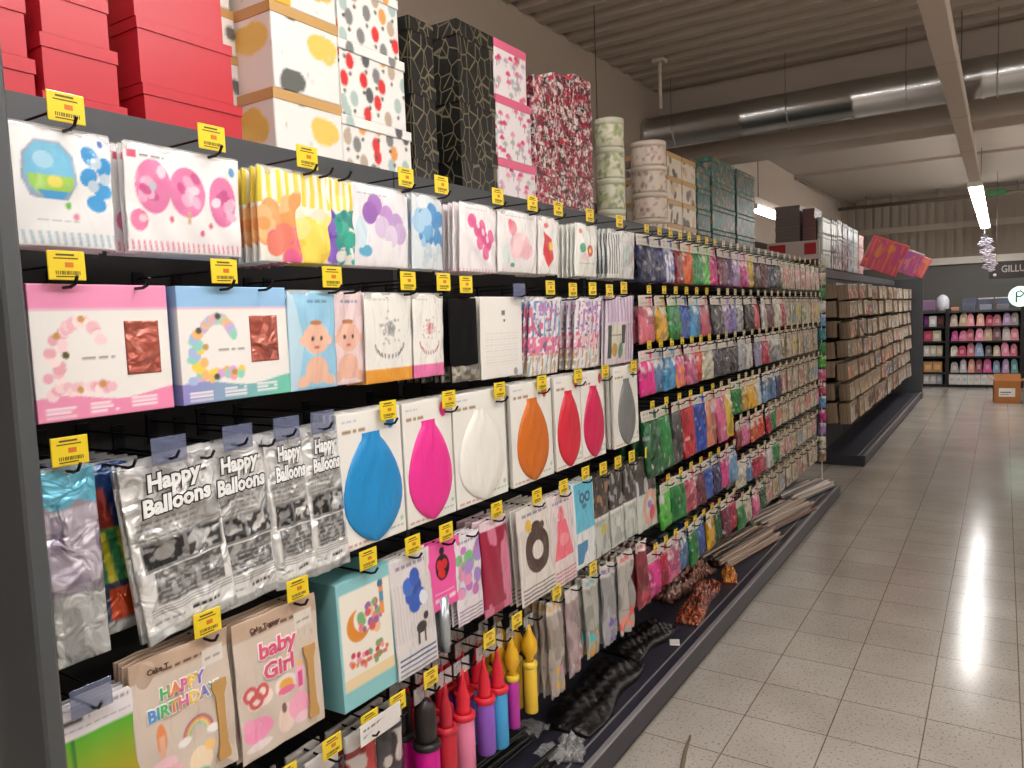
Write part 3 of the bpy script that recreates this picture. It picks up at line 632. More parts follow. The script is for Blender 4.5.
def happypack(y, w, label, short, n=3, tilt=.09, x=-.15, lean=-.03):
    sx = w / .19
    def tm(base):
        m2 = base.copy(); co = np.zeros(len(m2.vertices) * 3, np.float32); m2.vertices.foreach_get('co', co); co = co.reshape(-1, 3); co[:, 1] *= sx; m2.vertices.foreach_set('co', co.ravel()); return m2
    m = sheet(happy(w), FOIL, .007, .003, .0045, hf=1.6)
    hang('balloon_pack', label, 'balloon pack', y, 1.352, [('foil_bag', m, (0, 0, -.008), None, [('lettering', tm(tb), (.0125, 0, -.055)), ('lettering', tm(tw), (.0128, 0, -.055))]), ('hang_tab', tabmesh(w))], n=n, dx=.02, tilt=tilt, short=short, hk='c', x=x, lean=lean, yj=.006)
happypack(-2.955, .185, 'large silver Happy Balloons pack, leftmost of the four', 'leftmost silver Happy Balloons', n=1)
happypack(-2.81, .15, 'silver Happy Balloons pack, second of the four from left', 'second silver Happy Balloons', tilt=.05, x=-.156)
happypack(-2.69, .105, 'narrow silver Happy Balloons pack, third of the four from left', 'third silver Happy Balloons', tilt=.03)
happypack(-2.59, .105, 'narrow silver Happy Balloons pack beside the big blue balloon card', 'fourth silver Happy Balloons', tilt=.03)
for y, w in ((-2.885, 'green foil pack between the first two silver packs'), (-2.745, 'green foil pack between the second and third silver packs')):
    hang('balloon_pack', w, 'balloon pack', y, 1.34, [('printed_bag', cm, (0, 0, -.008))], n=2, dx=.03, x=-.2, short='left green foil' if y < -2.8 else 'right green foil', card=(False,))
PROF = [(0, .3), (.05, .29), (.07, .36), (.13, .5), (.2, .64), (.3, .8), (.4, .91), (.5, .985), (.58, 1), (.67, .98), (.76, .89), (.84, .74), (.91, .54), (.96, .34), (.99, .16), (1, .06)]
def balloon_mesh(w, h, colr, th=.012):
    nt, ns = 34, 18; vs = []; fs = []
    for i in range(nt + 1):
        t = i / nt; r = float(np.interp(t, [p[0] for p in PROF], [p[1] for p in PROF])) * w / 2
        for j in range(ns + 1):
            s_ = -1 + 2 * j / ns; s_ = math.sin(s_ * PI / 2)
            d = th * math.sqrt(max(0, 1 - s_ * s_)) * min(1, .35 + r / (w / 2)) + .0015 * math.sin(9 * s_ + 14 * t) * (1 - s_ * s_)
            vs.append((d, s_ * r, -t * h))
    for i in range(nt):
        for j in range(ns): a = i * (ns + 1) + j; fs.append([a, a + ns + 1, a + ns + 2, a + 1])
    b = MB(); b.add(vs, fs, LATEX, colr, True)
    o = len(vs); bk = [k * (ns + 1) for k in range(nt + 1)] + [k * (ns + 1) + ns for k in range(nt, -1, -1)]
    b.f.append(bk[::-1]); b.mi.append(0); b.sm.append(False)
    return b.mesh('latex_balloon')
def bigcard(w, col2):
    c = Cv(w, .318, (236, 234, 228), R25); c.ell(.82, .90, .07, .1, col2); c.words(.08, .42, .85, .022, (150, 110, 60), .9, .1); c.words(.08, .3, .93, .01, (120, 130, 190)); c.words(.05, .6, .03, .014, (190, 90, 90)); c.words(.5, .95, .06, .012, (120, 170, 150)); c.ell(.93, .12, .03, .03, (170, 200, 180)); return c
BIG = [(-2.43, .215, (30, 140, 205), 'blue', .2), (-2.215, .2, (238, 50, 150), 'hot pink', .18), (-1.98, .255, (236, 234, 228), 'white', .225), (-1.695, .25, (208, 108, 30), 'orange', .195), (-1.455, .185, (214, 40, 62), 'red', .165), (-1.265, .185, (205, 30, 85), 'crimson', .165), (-.975, .23, (120, 122, 122), 'grey', .165)]
for y, w, c3, nmc, bw in BIG:
    hang('balloon_card', 'white card with one big flat ' + nmc + ' balloon', 'balloon pack', y, 1.368, [('backing_card', sheet(bigcard(w, c3), SATIN, .001, .012, .0008, back=(200, 192, 180)), None), ('latex_balloon', balloon_mesh(bw, .262, c3), (.001, 0, -.052), nmc + ' balloon')], n=3, dx=.022, short='big ' + nmc + ' balloon', lean=-.01, hooks=({-2.43: .05, -2.215: .075, -1.98: .085, -1.695: .045, -1.455: .055, -1.265: .08, -.975: .05}[y],), hz=-.04)
# ---- row 4
c = Cv(.15, .24, (90, 170, 50), R25); c.grad(0, .3, 1, .8, (190, 150, 30), (90, 180, 50)); c.rect(0, 0, 1, .3, (190, 150, 30)); c.rect(0, .8, 1, 1, (226, 220, 224)); c.words(.2, .5, .9, .03, (80, 78, 76), 1, .2); c.words(.75, .95, .94, .02, (90, 88, 86)); c.words(.1, .95, .85, .01, (160, 150, 156)); c.rect(.28, .3, .32, .8, (60, 130, 50)); c.ell(.6, .2, .2, .15, (150, 190, 40))
hang('balloon_pack', 'green and yellow pack with white header at the lower left corner', 'balloon pack', -3.125, .97, [('printed_bag', sheet(c, SATIN, .002, .001, .002), (0, 0, -.004))], n=3, short='green and yellow', hk='c', lean=-.04)
def cake(w, h, girl):
    c = Cv(w, h, (214, 198, 184), R25); c.rect(0, .86, 1, 1, (196, 168, 146)); c.words(.2, .8, .875, .02, (90, 60, 45), .9, .08)
    c.rect(.7, .78, .93, .9, (228, 220, 210)); c.words(.73, .9, .82, .02, (150, 140, 130))
    if girl:
        for u, v in ((.14, .47), (.26, .46), (.2, .4), (.3, .41)): c.ell(u, v, .09, .075, (248, 226, 218)); 
        for u, v in ((.14, .47), (.27, .46), (.2, .41)): c.ring(u, v, .06, .02, (214, 90, 90))
        c.ell(.55, .42, .13, .1, (244, 226, 226)); c.ell(.55, .42, .08, .06, (240, 180, 60)); c.ell(.55, .38, .1, .04, (236, 110, 150)); c.ell(.72, .44, .06, .16, (246, 180, 200)); c.rect(.69, .35, .75, .47, (225, 80, 150)); c.ell(.72, .53, .03, .03, (240, 200, 80))
        c.ell(.2, .2, .17, .11, (246, 150, 190)); c.ell(.1, .26, .07, .06, (246, 160, 195)); c.ell(.2, .09, .15, .04, (240, 222, 222)); c.ell(.52, .18, .1, .14, (240, 214, 200)); c.ell(.5, .26, .03, .05, (120, 80, 70)); c.ell(.68, .22, .13, .13, (250, 170, 200)); c.ell(.72, .12, .1, .05, (245, 205, 215))
    else:
        c.ell(.24, .44, .05, .14, (232, 140, 80)); c.rect(.21, .32, .27, .46, (240, 180, 150)); c.ell(.24, .26, .14, .06, (246, 200, 210)); c.ell(.24, .2, .18, .05, (240, 180, 190))
        for k, q in enumerate([(180, 110, 130), (235, 150, 110), (245, 215, 120), (150, 205, 180)]): c.ring(.6, .36, .15 - .022 * k, .011, q, v0=.36)
        c.ell(.46, .34, .07, .04, (248, 244, 240)); c.ell(.75, .34, .06, .04, (248, 244, 240)); c.ell(.35, .1, .12, .06, (240, 190, 150)); c.ell(.6, .16, .12, .13, (246, 222, 190)); c.ell(.7, .24, .05, .05, (246, 200, 120)); c.ell(.5, .08, .18, .05, (120, 200, 170))
    return c
def spoon(h, m=KRAFT, cc=(198, 152, 104)):
    b = MB(); prof = [(-.5, .012), (-.44, .014), (-.3, .009), (0, .008), (.3, .009), (.42, .016), (.5, .016)]
    vs = []; fs = []
    for i, (t, r) in enumerate(prof):
        for sx in (0, .004): vs += [(sx, -r, t * h), (sx, r, t * h)]
    for i in range(len(prof) - 1):
        a = i * 4; bb = a + 4
        fs += [[a + 2, a + 3, bb + 3, bb + 2], [a + 1, a, bb, bb + 1], [a, a + 2, bb + 2, bb], [a + 3, a + 1, bb + 1, bb + 3]]
    e = (len(prof) - 1) * 4; fs += [[0, 1, 3, 2], [e, e + 2, e + 3, e + 1]]
    b.add(vs, fs, m, cc); return b.mesh('wooden_spoon')
RAIN = [(90, 150, 215), (90, 190, 120), (240, 150, 90), (225, 110, 160), (245, 205, 90), (130, 110, 200), (110, 200, 200)]
hb = text_mesh('HAPPY\nBIRTHDAY', .031, PAPER, (90, 150, 215), .0015, .0008, 0, .95, RAIN); hbw = text_mesh('HAPPY\nBIRTHDAY', .031, PAPER, (246, 240, 234), .0008, .003, 0, .95); ct = text_mesh('Cake Topper', .014, PAPER, (80, 52, 40), .0004, .0004)
hang('cake_topper_pack', 'beige cake topper pack with rainbow HAPPY BIRTHDAY letters', 'cake topper', -2.955, .998, [('printed_bag', sheet(cake(.2, .27, False), FILM, .003, .001, .002), None, None, [('lettering', hbw, (.0035, -.005, -.088)), ('lettering', hb, (.004, -.005, -.088)), ('lettering', ct, (.003, -.03, -.025))]), ('wooden_spoon', spoon(.155), (.004, .068, -.17))], n=3, short='rainbow cake topper', lean=-.03, hooks=(.05,))
bg = text_mesh('baby\nGirl', .046, PAPER, (222, 90, 130), .0015, .001, 0, 1.1); bgw = text_mesh('baby\nGirl', .046, PAPER, (248, 232, 228), .0008, .004, 0, 1.1); ct2 = text_mesh('Cake Topper', .014, PAPER, (80, 52, 40), .0004, .0004)
hang('cake_topper_pack', 'beige cake topper pack with pink baby girl letters', 'cake topper', -2.738, .992, [('printed_bag', sheet(cake(.215, .285, True), FILM, .003, .001, .002), None, None, [('lettering', bgw, (.0035, -.005, -.098)), ('lettering', bg, (.004, -.005, -.098)), ('lettering', ct2, (.003, -.03, -.025))]), ('wooden_spoon', spoon(.16), (.004, .075, -.185))], n=3, short='baby girl cake topper', lean=-.03, hooks=(.05,))
c = Cv(.19, .3, (140, 200, 205), R25); c.rect(.05, .15, .92, .9, (240, 234, 222)); c.rect(.05, .15, .92, .24, (236, 214, 170)); c.ell(.34, .62, .2, .2, (222, 140, 50)); c.ell(.43, .66, .17, .17, (240, 234, 222))
c.dots(.35, .5, .75, .75, 26, .045, [(236, 130, 140), (120, 180, 120), (240, 190, 150), (220, 90, 100), (150, 110, 160)]); c.dots(.15, .27, .8, .42, 26, .035, [(225, 120, 60), (200, 60, 90), (236, 150, 170), (120, 160, 110)]); c.rect(.72, .62, .8, .9, (240, 150, 80)); c.rect(.72, .72, .8, .8, (90, 150, 190)); c.words(.25, .8, .3, .035, (200, 90, 60), .8, .08); c.ell(.75, .87, .05, .05, (70, 110, 140))
hang('boxed_set', 'teal boxed party set with a moon and flowers window', 'party box', -2.475, .985, [('box', sheet(c, SATIN, 0, .12, 0, back=(90, 160, 165)), None)], n=0, short='teal boxed party set', lean=-.03, hz=.004)
def stripepack(w, h, bg, fig, dark):
    c = Cv(w, h, bg, R25); [c.rect(0.05, .03 + .042 * k, .95, .045 + .042 * k, dark) for k in range(4)]; c.stripes(0, .3, 1, .78, 14, tuple(max(0, q - 14) for q in bg), .5)
    fig(c); c.words(.15, .85, .9, .03, (120, 110, 150), .8, .1); return c
def fcat(c):
    for u, v in ((.42, .66), (.58, .72), (.5, .58), (.38, .74), (.66, .62), (.55, .8)): c.ell(u, v, .13, .15, rnd.choice([(40, 90, 190), (60, 110, 205), (30, 70, 160)]))
    c.ell(.72, .6, .1, .12, (228, 232, 240)); c.ell(.62, .36, .13, .1, (50, 40, 40)); c.rect(.52, .22, .57, .34, (50, 40, 40)); c.rect(.68, .22, .72, .34, (50, 40, 40)); c.ell(.74, .44, .07, .07, (50, 40, 40))
def fmonkey(c):
    c.ring(.5, .52, .24, .1, (70, 45, 35)); c.ell(.5, .74, .14, .12, (70, 45, 35)); c.ell(.3, .8, .09, .09, (235, 190, 60)); c.ell(.66, .76, .07, .06, (80, 55, 42))
def fdress(c):
    c.ell(.45, .78, .13, .13, (240, 130, 140)); c.poly([(.3, .72), (.62, .72), (.9, .3), (.1, .3)], (245, 110, 130)); c.ell(.5, .5, .2, .13, (250, 150, 160)); c.ell(.45, .84, .08, .06, (220, 110, 110))
def fpurp(c): c.dots(.1, .3, .9, .85, 24, .14, [(200, 120, 190), (120, 190, 130), (230, 150, 190), (170, 140, 210)])
hang('balloon_pack', 'white pack with blue balloon bunch and a dark cat figure', 'balloon pack', -2.315, .985, [('printed_bag', sheet(stripepack(.155, .3, (222, 216, 216), fcat, (70, 100, 140)), FILM, .005, .002, .001), None)], n=3, short='blue bunch and cat', lean=-.06)
c = Cv(.15, .18, (240, 90, 165), R25); c.ell(.45, .62, .2, .23, (40, 25, 28)); [c.ell(u, v, .08, .09, (214, 40, 50)) for u, v in ((.38, .66), (.52, .66), (.45, .52), (.4, .55))]; c.ell(.46, .86, .07, .07, (40, 25, 28)); c.words(.2, .8, .12, .06, (245, 220, 230), .9, .15); c.rect(.2, .24, .75, .26, (250, 190, 215))
b = MB(); b.lathe([(.016, 0), (.016, -.13), (.012, -.135), (.012, -.15)], mat('silver_tube', (190, 200, 206), rough=.25, metal=.7)); tubem = b.mesh('tube')
hang('candle_card', 'pink ladybird card with a silver tube candle below', 'candle', -2.178, .982, [('printed_card', sheet(c, SATIN, .001, .0006, .0015), None), ('tube', tubem, (-.004, -.01, -.15), 'silver tube')], n=2, short='pink ladybird candle', lean=-.03)
hang('balloon_pack', 'white pack with lilac and green flower print', 'balloon pack', -2.07, .975, [('printed_bag', sheet(stripepack(.12, .25, (232, 224, 230), fpurp, (150, 120, 150)), FILM, .004, .002, .001), None)], n=3, short='lilac and green flower', lean=-.03, card=(False,))
c = Cv(.14, .28, (186, 62, 100), .004); c.blotch(0, 0, 1, 1, (214, 120, 150), (5, 3), .55); c.blotch(0, .1, 1, .9, (160, 26, 64), (7, 2), .6); c.rect(0, .9, 1, 1, (226, 200, 210))
hang('curtain_pack', 'tall magenta foil curtain pack', 'party pack', -1.935, .985, [('printed_bag', sheet(c, BAG, .01, .004, .003), None)], n=3, dx=.026, short='magenta foil curtain', lean=-.04)
hang('balloon_pack', 'white pack with a brown monkey ring balloon', 'balloon pack', -1.705, .975, [('printed_bag', sheet(stripepack(.215, .305, (228, 220, 214), fmonkey, (80, 70, 70)), FILM, .005, .002, .001), None)], n=5, dx=.022, short='monkey ring balloon', lean=-.05)
hang('balloon_pack', 'pale pack with a pink dress balloon', 'balloon pack', -1.53, .97, [('printed_bag', sheet(stripepack(.165, .31, (232, 216, 218), fdress, (190, 110, 120)), FILM, .005, .002, .001), None)], n=3, short='pink dress balloon', lean=-.04)
c = Cv(.16, .31, (228, 230, 232), R25); c.rect(.08, .42, .95, .98, (90, 190, 220)); c.ell(.5, .58, .42, .2, (90, 190, 220)); c.ring(.42, .8, .09, .03, (40, 80, 110)); c.ring(.66, .8, .09, .03, (40, 80, 110)); c.ell(.5, .7, .12, .06, (60, 120, 150)); c.blotch(.1, .06, .9, .3, (60, 130, 180), (4, 4), .5); c.ell(.3, .88, .06, .06, (70, 150, 190))
hang('balloon_pack', 'light blue hippo balloon pack over white footer', 'balloon pack', -1.368, .985, [('printed_bag', sheet(c, FILM, .005, .002, .001), None)], n=3, short='blue hippo balloon', lean=-.03)
def darkpack(w, seed):
    c = Cv(w, .3, (190, 196, 188), .004); c.rect(0, .5, 1, 1, (52, 44, 40)); c.blotch(0, .52, 1, .98, (150, 110, 80) if seed == 0 else (150, 148, 150), (9, 14), .62); c.rect(0, .46, 1, .5, (226, 224, 220)); c.blotch(0, .02, 1, .44, (160, 166, 160), (7, 9), .6); c.ell(.5, .32, .2, .18, (190, 180, 90) if seed == 0 else (205, 212, 205)); return c
hang('balloon_pack', 'dark brown photo pack with pale green lower half', 'balloon pack', -1.225, .975, [('printed_bag', sheet(darkpack(.12, 0), FILM, .006, .003, .001), None)], n=3, short='brown photo', lean=-.03)
hang('balloon_pack', 'dark grey photo pack with white band, right of the brown one', 'balloon pack', -1.095, .975, [('printed_bag', sheet(darkpack(.12, 1), FILM, .006, .003, .001), None)], n=3, short='grey photo', lean=-.03)
hang('balloon_pack', 'black photo pack with silver confetti, second from the green bag', 'balloon pack', -.965, .975, [('printed_bag', sheet(darkpack(.12, 2), FILM, .006, .003, .001), None)], n=3, short='black photo', lean=-.03)
c = Cv(.2, .3, (200, 206, 198), .004); c.rect(0, .52, 1, 1, (60, 54, 52)); c.blotch(0, .5, 1, 1, (200, 196, 200), (5, 5), .62); c.ring(.6, .3, .3, .08, (222, 170, 150)); c.ell(.68, .22, .17, .16, (226, 70, 110)); c.ell(.55, .35, .1, .08, (150, 120, 190))
hang('balloon_pack', 'pale pack with pink cloud balloon at the end of the near fourth row', 'balloon pack', -.8, .965, [('printed_bag', sheet(c, FILM, .008, .003, .001), None)], n=3, short='pink cloud balloon', lean=-.03)
# ---- row 5 : pumps, tubes, wraps hanging above the base
def pump(barrel, collar, nozzle, r=.021, bl=.15, slim=False):
    b1 = MB(); b1.lathe([(r * .96, -bl), (r, -bl + .004), (r, 0), (r * .9, .003)], mat('plastic_' + '_'.join(map(str, barrel)), barrel, rough=.3), n=18)
    b2 = MB(); b2.lathe([(r * 1.03, .0), (r * 1.12, .003), (r * 1.12, .013), (r * 1.0, .018)], mat('plastic_' + '_'.join(map(str, collar)), collar, rough=.3), n=18)
    b3 = MB()
    pr = [(r * .8, .018), (r * .62, .028), (r * .66, .055), (r * .5, .08), (r * .3, .1), (r * .2, .115), (r * .18, .14)] if not slim else [(r * .6, .018), (r * .55, .03), (r * 1.2, .055), (r * 1.15, .085), (r * .5, .115), (r * .25, .14)]
    pr = [(r * .8, .018), (r * .86, .03), (r * .84, .11), (r * .5, .125), (r * .2, .135)] if nozzle[0] < 60 else pr; b3.lathe(pr, mat('plastic_' + '_'.join(map(str, nozzle)), nozzle, rough=.3), n=18)
    b4 = MB(); b4.tube([(0, 0, .125), (0, 0, .17)], .0015, HOOKM); b4.box((-.001, -r * 1.2, .13), (.001, r * 1.2, .172), TABM)
    return [('barrel', b1.mesh('barrel'), (0, 0, -.17)), ('collar', b2.mesh('collar'), (0, 0, -.17)), ('nozzle', b3.mesh('nozzle'), (0, 0, -.17)), ('hang_tab', b4.mesh('hang_tab'), (0, 0, -.17))]
RED = (226, 44, 62)
PUMPS = [(-2.27, (205, 20, 140), (40, 34, 36), (44, 38, 38), .034, .13, 0, 'magenta balloon pump with black top'),
         (-2.185, (190, 40, 56), (205, 44, 60), (190, 40, 56), .028, .15, 0, 'all red balloon pump'),
         (-2.105, (226, 130, 165), RED, RED, .03, .16, 0, 'pale pink balloon pump with red nozzle'),
         (-2.0, (140, 90, 190), RED, RED, .028, .155, 0, 'violet balloon pump with red nozzle'),
         (-1.93, (70, 160, 215), RED, RED, .028, .17, 0, 'light blue balloon pump with red nozzle'),
         (-1.85, (185, 50, 160), (235, 205, 60), (232, 180, 40), .02, .15, 1, 'slim magenta balloon pump with yellow nozzle'),
         (-1.745, (236, 196, 60), (240, 210, 80), (232, 180, 40), .022, .15, 1, 'slim all yellow balloon pump')]
for y, a, c1, c2, r, bl, sl, lab in PUMPS:
    hang('balloon_pump', lab, 'balloon pump', y, .62, pump(a, c1, c2, r, bl, sl), n=2, dx=r * 2.6, short=lab.replace(' balloon pump', '') + ' pump', x=-.16, hz=-.008, hook_what=lab, yj=.004, card=(y in (-2.27, -2.0, -1.85),))
def wrap(w, h, base, acc):
    base = tuple(int(q * .86) for q in base); c = Cv(w, h, base, .004); c.rect(0, .86, 1, 1, (206, 198, 190)); c.words(.1, .9, .9, .05, acc[0], .8, .2); c.dots(.1, .05, .9, .35, 8, .16, acc); c.blotch(0, .3, 1, .85, tuple(int(q * .86) for q in base), (3, 7), .5); return c
WR = [(-1.6, .09, .33, (206, 192, 182), [(214, 170, 80), (200, 150, 170)], 'beige party candle'), (-1.475, .085, .31, (205, 180, 182), [(200, 190, 196), (190, 120, 130)], 'rosy party candle'),
      (-1.33, .1, .3, (200, 200, 190), [(90, 190, 200), (100, 180, 120), (220, 160, 60)], 'teal dotted party candle'), (-1.19, .1, .31, (200, 198, 200), [(120, 100, 180), (150, 150, 160)], 'grey white party candle'),
      (-1.03, .13, .32, (208, 202, 196), [(228, 100, 100), (236, 150, 130)], 'white tube wrap'), (-.86, .11, .28, (150, 40, 60), [(190, 60, 80), (120, 30, 50)], 'dark red garland')]
for y, w, h, base, acc, sh in WR:
    hang('party_wrap', 'tall narrow ' + sh + ' pack hanging low over the base', 'party pack', y, .625, [('printed_bag', sheet(wrap(w, h, base, acc), FILM, .012, .003, .006), None)], n=3, dx=.028, short=sh, lean=-.03, card=(y in (-1.6, -1.33),))
# left low pieces
c = Cv(.14, .052, (232, 228, 224), R25); c.words(.08, .6, .62, .1, (110, 100, 96), 1, .1); c.words(.08, .5, .3, .1, (150, 140, 136), 1, .1)
tag(ob('shelf_card', sheet(c, SATIN, 0, 0, .001), loc=(-.128, -2.47, .645)), 'white price notice card hanging at the left of the pumps', 'sign')
for y, cc, l in ((-2.5, (190, 60, 60), 'red'), (-2.4, (70, 66, 70), 'charcoal'), (-2.62, (90, 100, 130), 'slate blue'), (-2.75, (150, 130, 130), 'taupe')):
    c = Cv(.1, .28, cc, .004); c.blotch(0, 0, 1, 1, tuple(int(q * .7) for q in cc), (4, 6), .5); c.blotch(0, .1, 1, .8, (200, 190, 185), (4, 7), .72); c.rect(0, .86, 1, 1, (205, 198, 194))
    hang('party_pack', l + ' film bag of party goods low under the cake toppers', 'party pack', y, .61, [('printed_bag', sheet(c, BAG, .014, .004, .004), None)], n=2, dx=.03, short=l + ' film', x=-.17)

# ------------------------------------------------------------------ far bays: rows of small balloon bags
CLR = {'navy': (30, 36, 92), 'blue striped': (96, 110, 190), 'dark red': (140, 24, 40), 'orange': (246, 104, 36), 'deep orange': (232, 84, 30), 'green': (30, 140, 64), 'lime green': (86, 205, 60), 'hot pink': (242, 50, 150),
       'maroon': (120, 34, 66), 'purple': (98, 40, 110), 'lilac': (176, 140, 205), 'magenta': (220, 40, 150), 'yellow': (240, 205, 50), 'brown': (84, 36, 40), 'wine': (110, 22, 44), 'black': (32, 30, 36), 'midnight': (32, 34, 62),
       'salmon pink': (240, 120, 140), 'golden yellow': (244, 184, 30), 'blue': (40, 90, 190), 'sky blue': (80, 170, 230), 'rose': (205, 84, 110), 'violet': (120, 104, 190), 'silver': (178, 180, 190), 'red': (212, 34, 52), 'white': (226, 224, 222),
       'orange red': (240, 70, 40), 'pale cream': (220, 214, 190), 'charcoal': (74, 72, 76), 'lavender silver': (150, 150, 190), 'crimson': (196, 24, 70), 'tan': (190, 160, 120), 'dark green': (16, 96, 50), 'light blue': (110, 160, 210), 'gold': (226, 170, 40),
       'pink': (236, 110, 160), 'royal blue': (30, 80, 200), 'mixed pink': (226, 90, 150), 'steel blue': (90, 130, 180), 'teal': (40, 140, 150), 'peach': (240, 150, 120), 'grey': (150, 148, 146), 'beige': (206, 190, 166), 'olive yellow': (196, 190, 70), 'rust': (170, 80, 50)}
PRODCACHE = {}
def bagmesh(cn, w, h, v=0):
    key = (cn, round(w, 3), round(h, 3), v)
    if key in PRODCACHE: return PRODCACHE[key]
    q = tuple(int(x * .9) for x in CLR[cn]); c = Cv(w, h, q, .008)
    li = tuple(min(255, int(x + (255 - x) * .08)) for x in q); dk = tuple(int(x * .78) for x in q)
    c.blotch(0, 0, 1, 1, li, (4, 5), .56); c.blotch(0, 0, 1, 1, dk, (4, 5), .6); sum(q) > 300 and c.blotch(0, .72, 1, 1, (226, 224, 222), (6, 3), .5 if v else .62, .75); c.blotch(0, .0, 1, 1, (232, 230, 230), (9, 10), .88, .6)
    if cn in ('blue striped', 'mixed pink'): c.stripes(0, 0, 1, .8, 4, (236, 232, 236) if cn[0] == 'b' else (246, 150, 60), .4, .6)
    me = sheet(c, BAG, .011, .008, .006, name='bag', hf=2.6); PRODCACHE[key] = me; return me
def headmesh(cn, w):
    key = ('h', cn, round(w, 3))
    if key in PRODCACHE: return PRODCACHE[key]
    c = Cv(w, .046, (218, 212, 202), .006); c.words(.1, .7, .62, .12, CLR[cn], .8, .2); c.words(.1, .9, .3, .08, (120, 116, 112), .7, .15); c.ell(.8, .5, .1, .12, CLR[cn])
    me = sheet(c, PAPER, .001, .002, .0006, name='header_card'); PRODCACHE[key] = me; return me
def flatmesh(cn, w, h):
    key = ('f', cn, round(w, 3), round(h, 3))
    if key in PRODCACHE: return PRODCACHE[key]
    q = CLR[cn]; c = Cv(w, h, (196, 182, 160), .006); c.rect(.1, .12, .9, .7, q, .8); c.blotch(.1, .12, .9, .7, (214, 204, 186), (6, 8), .6); c.blotch(0, 0, 1, 1, (150, 130, 108), (6, 8), .7); c.words(.1, .9, .8, .05, (120, 110, 104), .8, .12)
    me = sheet(c, FILM, .004, .004, .001, name='printed_bag'); PRODCACHE[key] = me; return me
ROWS = [
 ('top far row', 1.885, .195, [(-.76, 'navy'), (-.62, 'navy'), (-.49, 'blue striped'), (-.37, 'dark red'), (-.25, 'orange'), (-.12, 'green'), (.0, 'lime green'), (.13, 'hot pink'), (.27, 'maroon'), (.4, 'purple'), (.53, 'lilac'), (.66, 'magenta'), (.8, 'yellow'), (.96, 'brown'), (1.12, 'wine'), (1.28, 'midnight'), (1.43, 'black'), (1.6, 'rust:f'), (1.75, 'red:f'), (1.9, 'rose:f'), (2.07, 'pink:f'), (2.24, 'crimson:f'), (2.42, 'salmon pink:f'), (2.6, 'rose:f'), (2.76, 'pink:f')]),
 ('second far row', 1.635, .2, [(-.75, 'salmon pink'), (-.58, 'golden yellow'), (-.44, 'green'), (-.3, 'blue'), (-.16, 'sky blue'), (-.01, 'rose'), (.18, 'charcoal'), (.33, 'lilac'), (.47, 'violet'), (.62, 'silver'), (.78, 'black'), (.94, 'red'), (1.1, 'white'), (1.26, 'wine'), (1.42, 'pale cream'), (1.58, 'crimson'), (1.75, 'grey:f'), (1.92, 'teal:f'), (2.1, 'olive yellow:f'), (2.28, 'green:f'), (2.45, 'beige:f'), (2.62, 'golden yellow:f'), (2.78, 'olive yellow:f')]),
 ('third far row', 1.405, .19, [(-.76, 'hot pink'), (-.63, 'steel blue'), (-.5, 'sky blue'), (-.37, 'mixed pink'), (-.24, 'pink'), (-.11, 'orange red'), (.02, 'pale cream'), (.16, 'midnight'), (.3, 'charcoal'), (.46, 'black'), (.63, 'silver'), (.8, 'white'), (.96, 'lavender silver'), (1.12, 'crimson'), (1.28, 'grey'), (1.45, 'silver'), (1.62, 'dark green:f'), (1.8, 'beige:f'), (1.98, 'olive yellow:f'), (2.16, 'tan:f'), (2.34, 'steel blue:f'), (2.52, 'tan:f'), (2.7, 'beige:f')]),
 ('big bag row', 1.15, .28, [(-.74, 'dark green'), (-.58, 'green'), (-.42, 'charcoal'), (-.27, 'red'), (-.11, 'royal blue'), (.06, 'peach'), (.2, 'pink'), (.34, 'yellow')]),
 ('fourth far row', 1.16, .185, [(.52, 'green'), (.66, 'gold'), (.8, 'golden yellow'), (.95, 'white'), (1.12, 'light blue'), (1.3, 'steel blue'), (1.47, 'navy'), (1.64, 'red:f'), (1.82, 'tan:f'), (2.0, 'beige:f'), (2.18, 'rose:f'), (2.36, 'tan:f'), (2.54, 'teal:f'), (2.72, 'light blue:f')]),
 ('row under big bags', .805, .2, [(-.58, 'lime green'), (-.42, 'green'), (-.28, 'rose'), (-.14, 'maroon'), (.0, 'blue'), (.14, 'navy'), (.28, 'hot pink'), (.42, 'light blue')]),
 ('fifth far row', .93, .16, [(.55, 'dark red'), (.7, 'pink'), (.86, 'orange'), (1.02, 'orange red'), (1.18, 'crimson'), (1.34, 'green'), (1.5, 'red:f'), (1.68, 'tan:f'), (1.86, 'beige:f'), (2.04, 'rose:f'), (2.22, 'tan:f'), (2.4, 'red:f'), (2.58, 'beige:f'), (2.74, 'magenta:f')]),
 ('sixth far row', .7, .16, [(.58, 'pale cream'), (.74, 'steel blue'), (.9, 'crimson'), (1.06, 'rose'), (1.22, 'white'), (1.4, 'green'), (1.58, 'crimson:f'), (1.76, 'rose:f'), (1.94, 'tan:f'), (2.12, 'steel blue:f'), (2.3, 'beige:f'), (2.48, 'tan:f'), (2.66, 'rose:f')]),
 ('lowest middle row', .535, .19, [(-.74, 'hot pink'), (-.62, 'crimson'), (-.5, 'pink'), (-.36, 'steel blue'), (-.24, 'green'), (-.11, 'blue'), (.02, 'golden yellow'), (.14, 'dark green'), (.27, 'maroon'), (.4, 'crimson')]),
 ('lowest far row', .48, .17, [(.56, 'green'), (.72, 'pale cream'), (.88, 'pink'), (1.05, 'dark green'), (1.22, 'rose:f'), (1.4, 'tan:f'), (1.58, 'steel blue:f'), (1.76, 'beige:f'), (1.94, 'tan:f'), (2.12, 'rose:f'), (2.3, 'beige:f'), (2.5, 'tan:f'), (2.68, 'grey:f')]),
]
ORD = ['first', 'second', 'third', 'fourth', 'fifth', 'sixth', 'seventh', 'eighth', 'ninth', 'tenth']
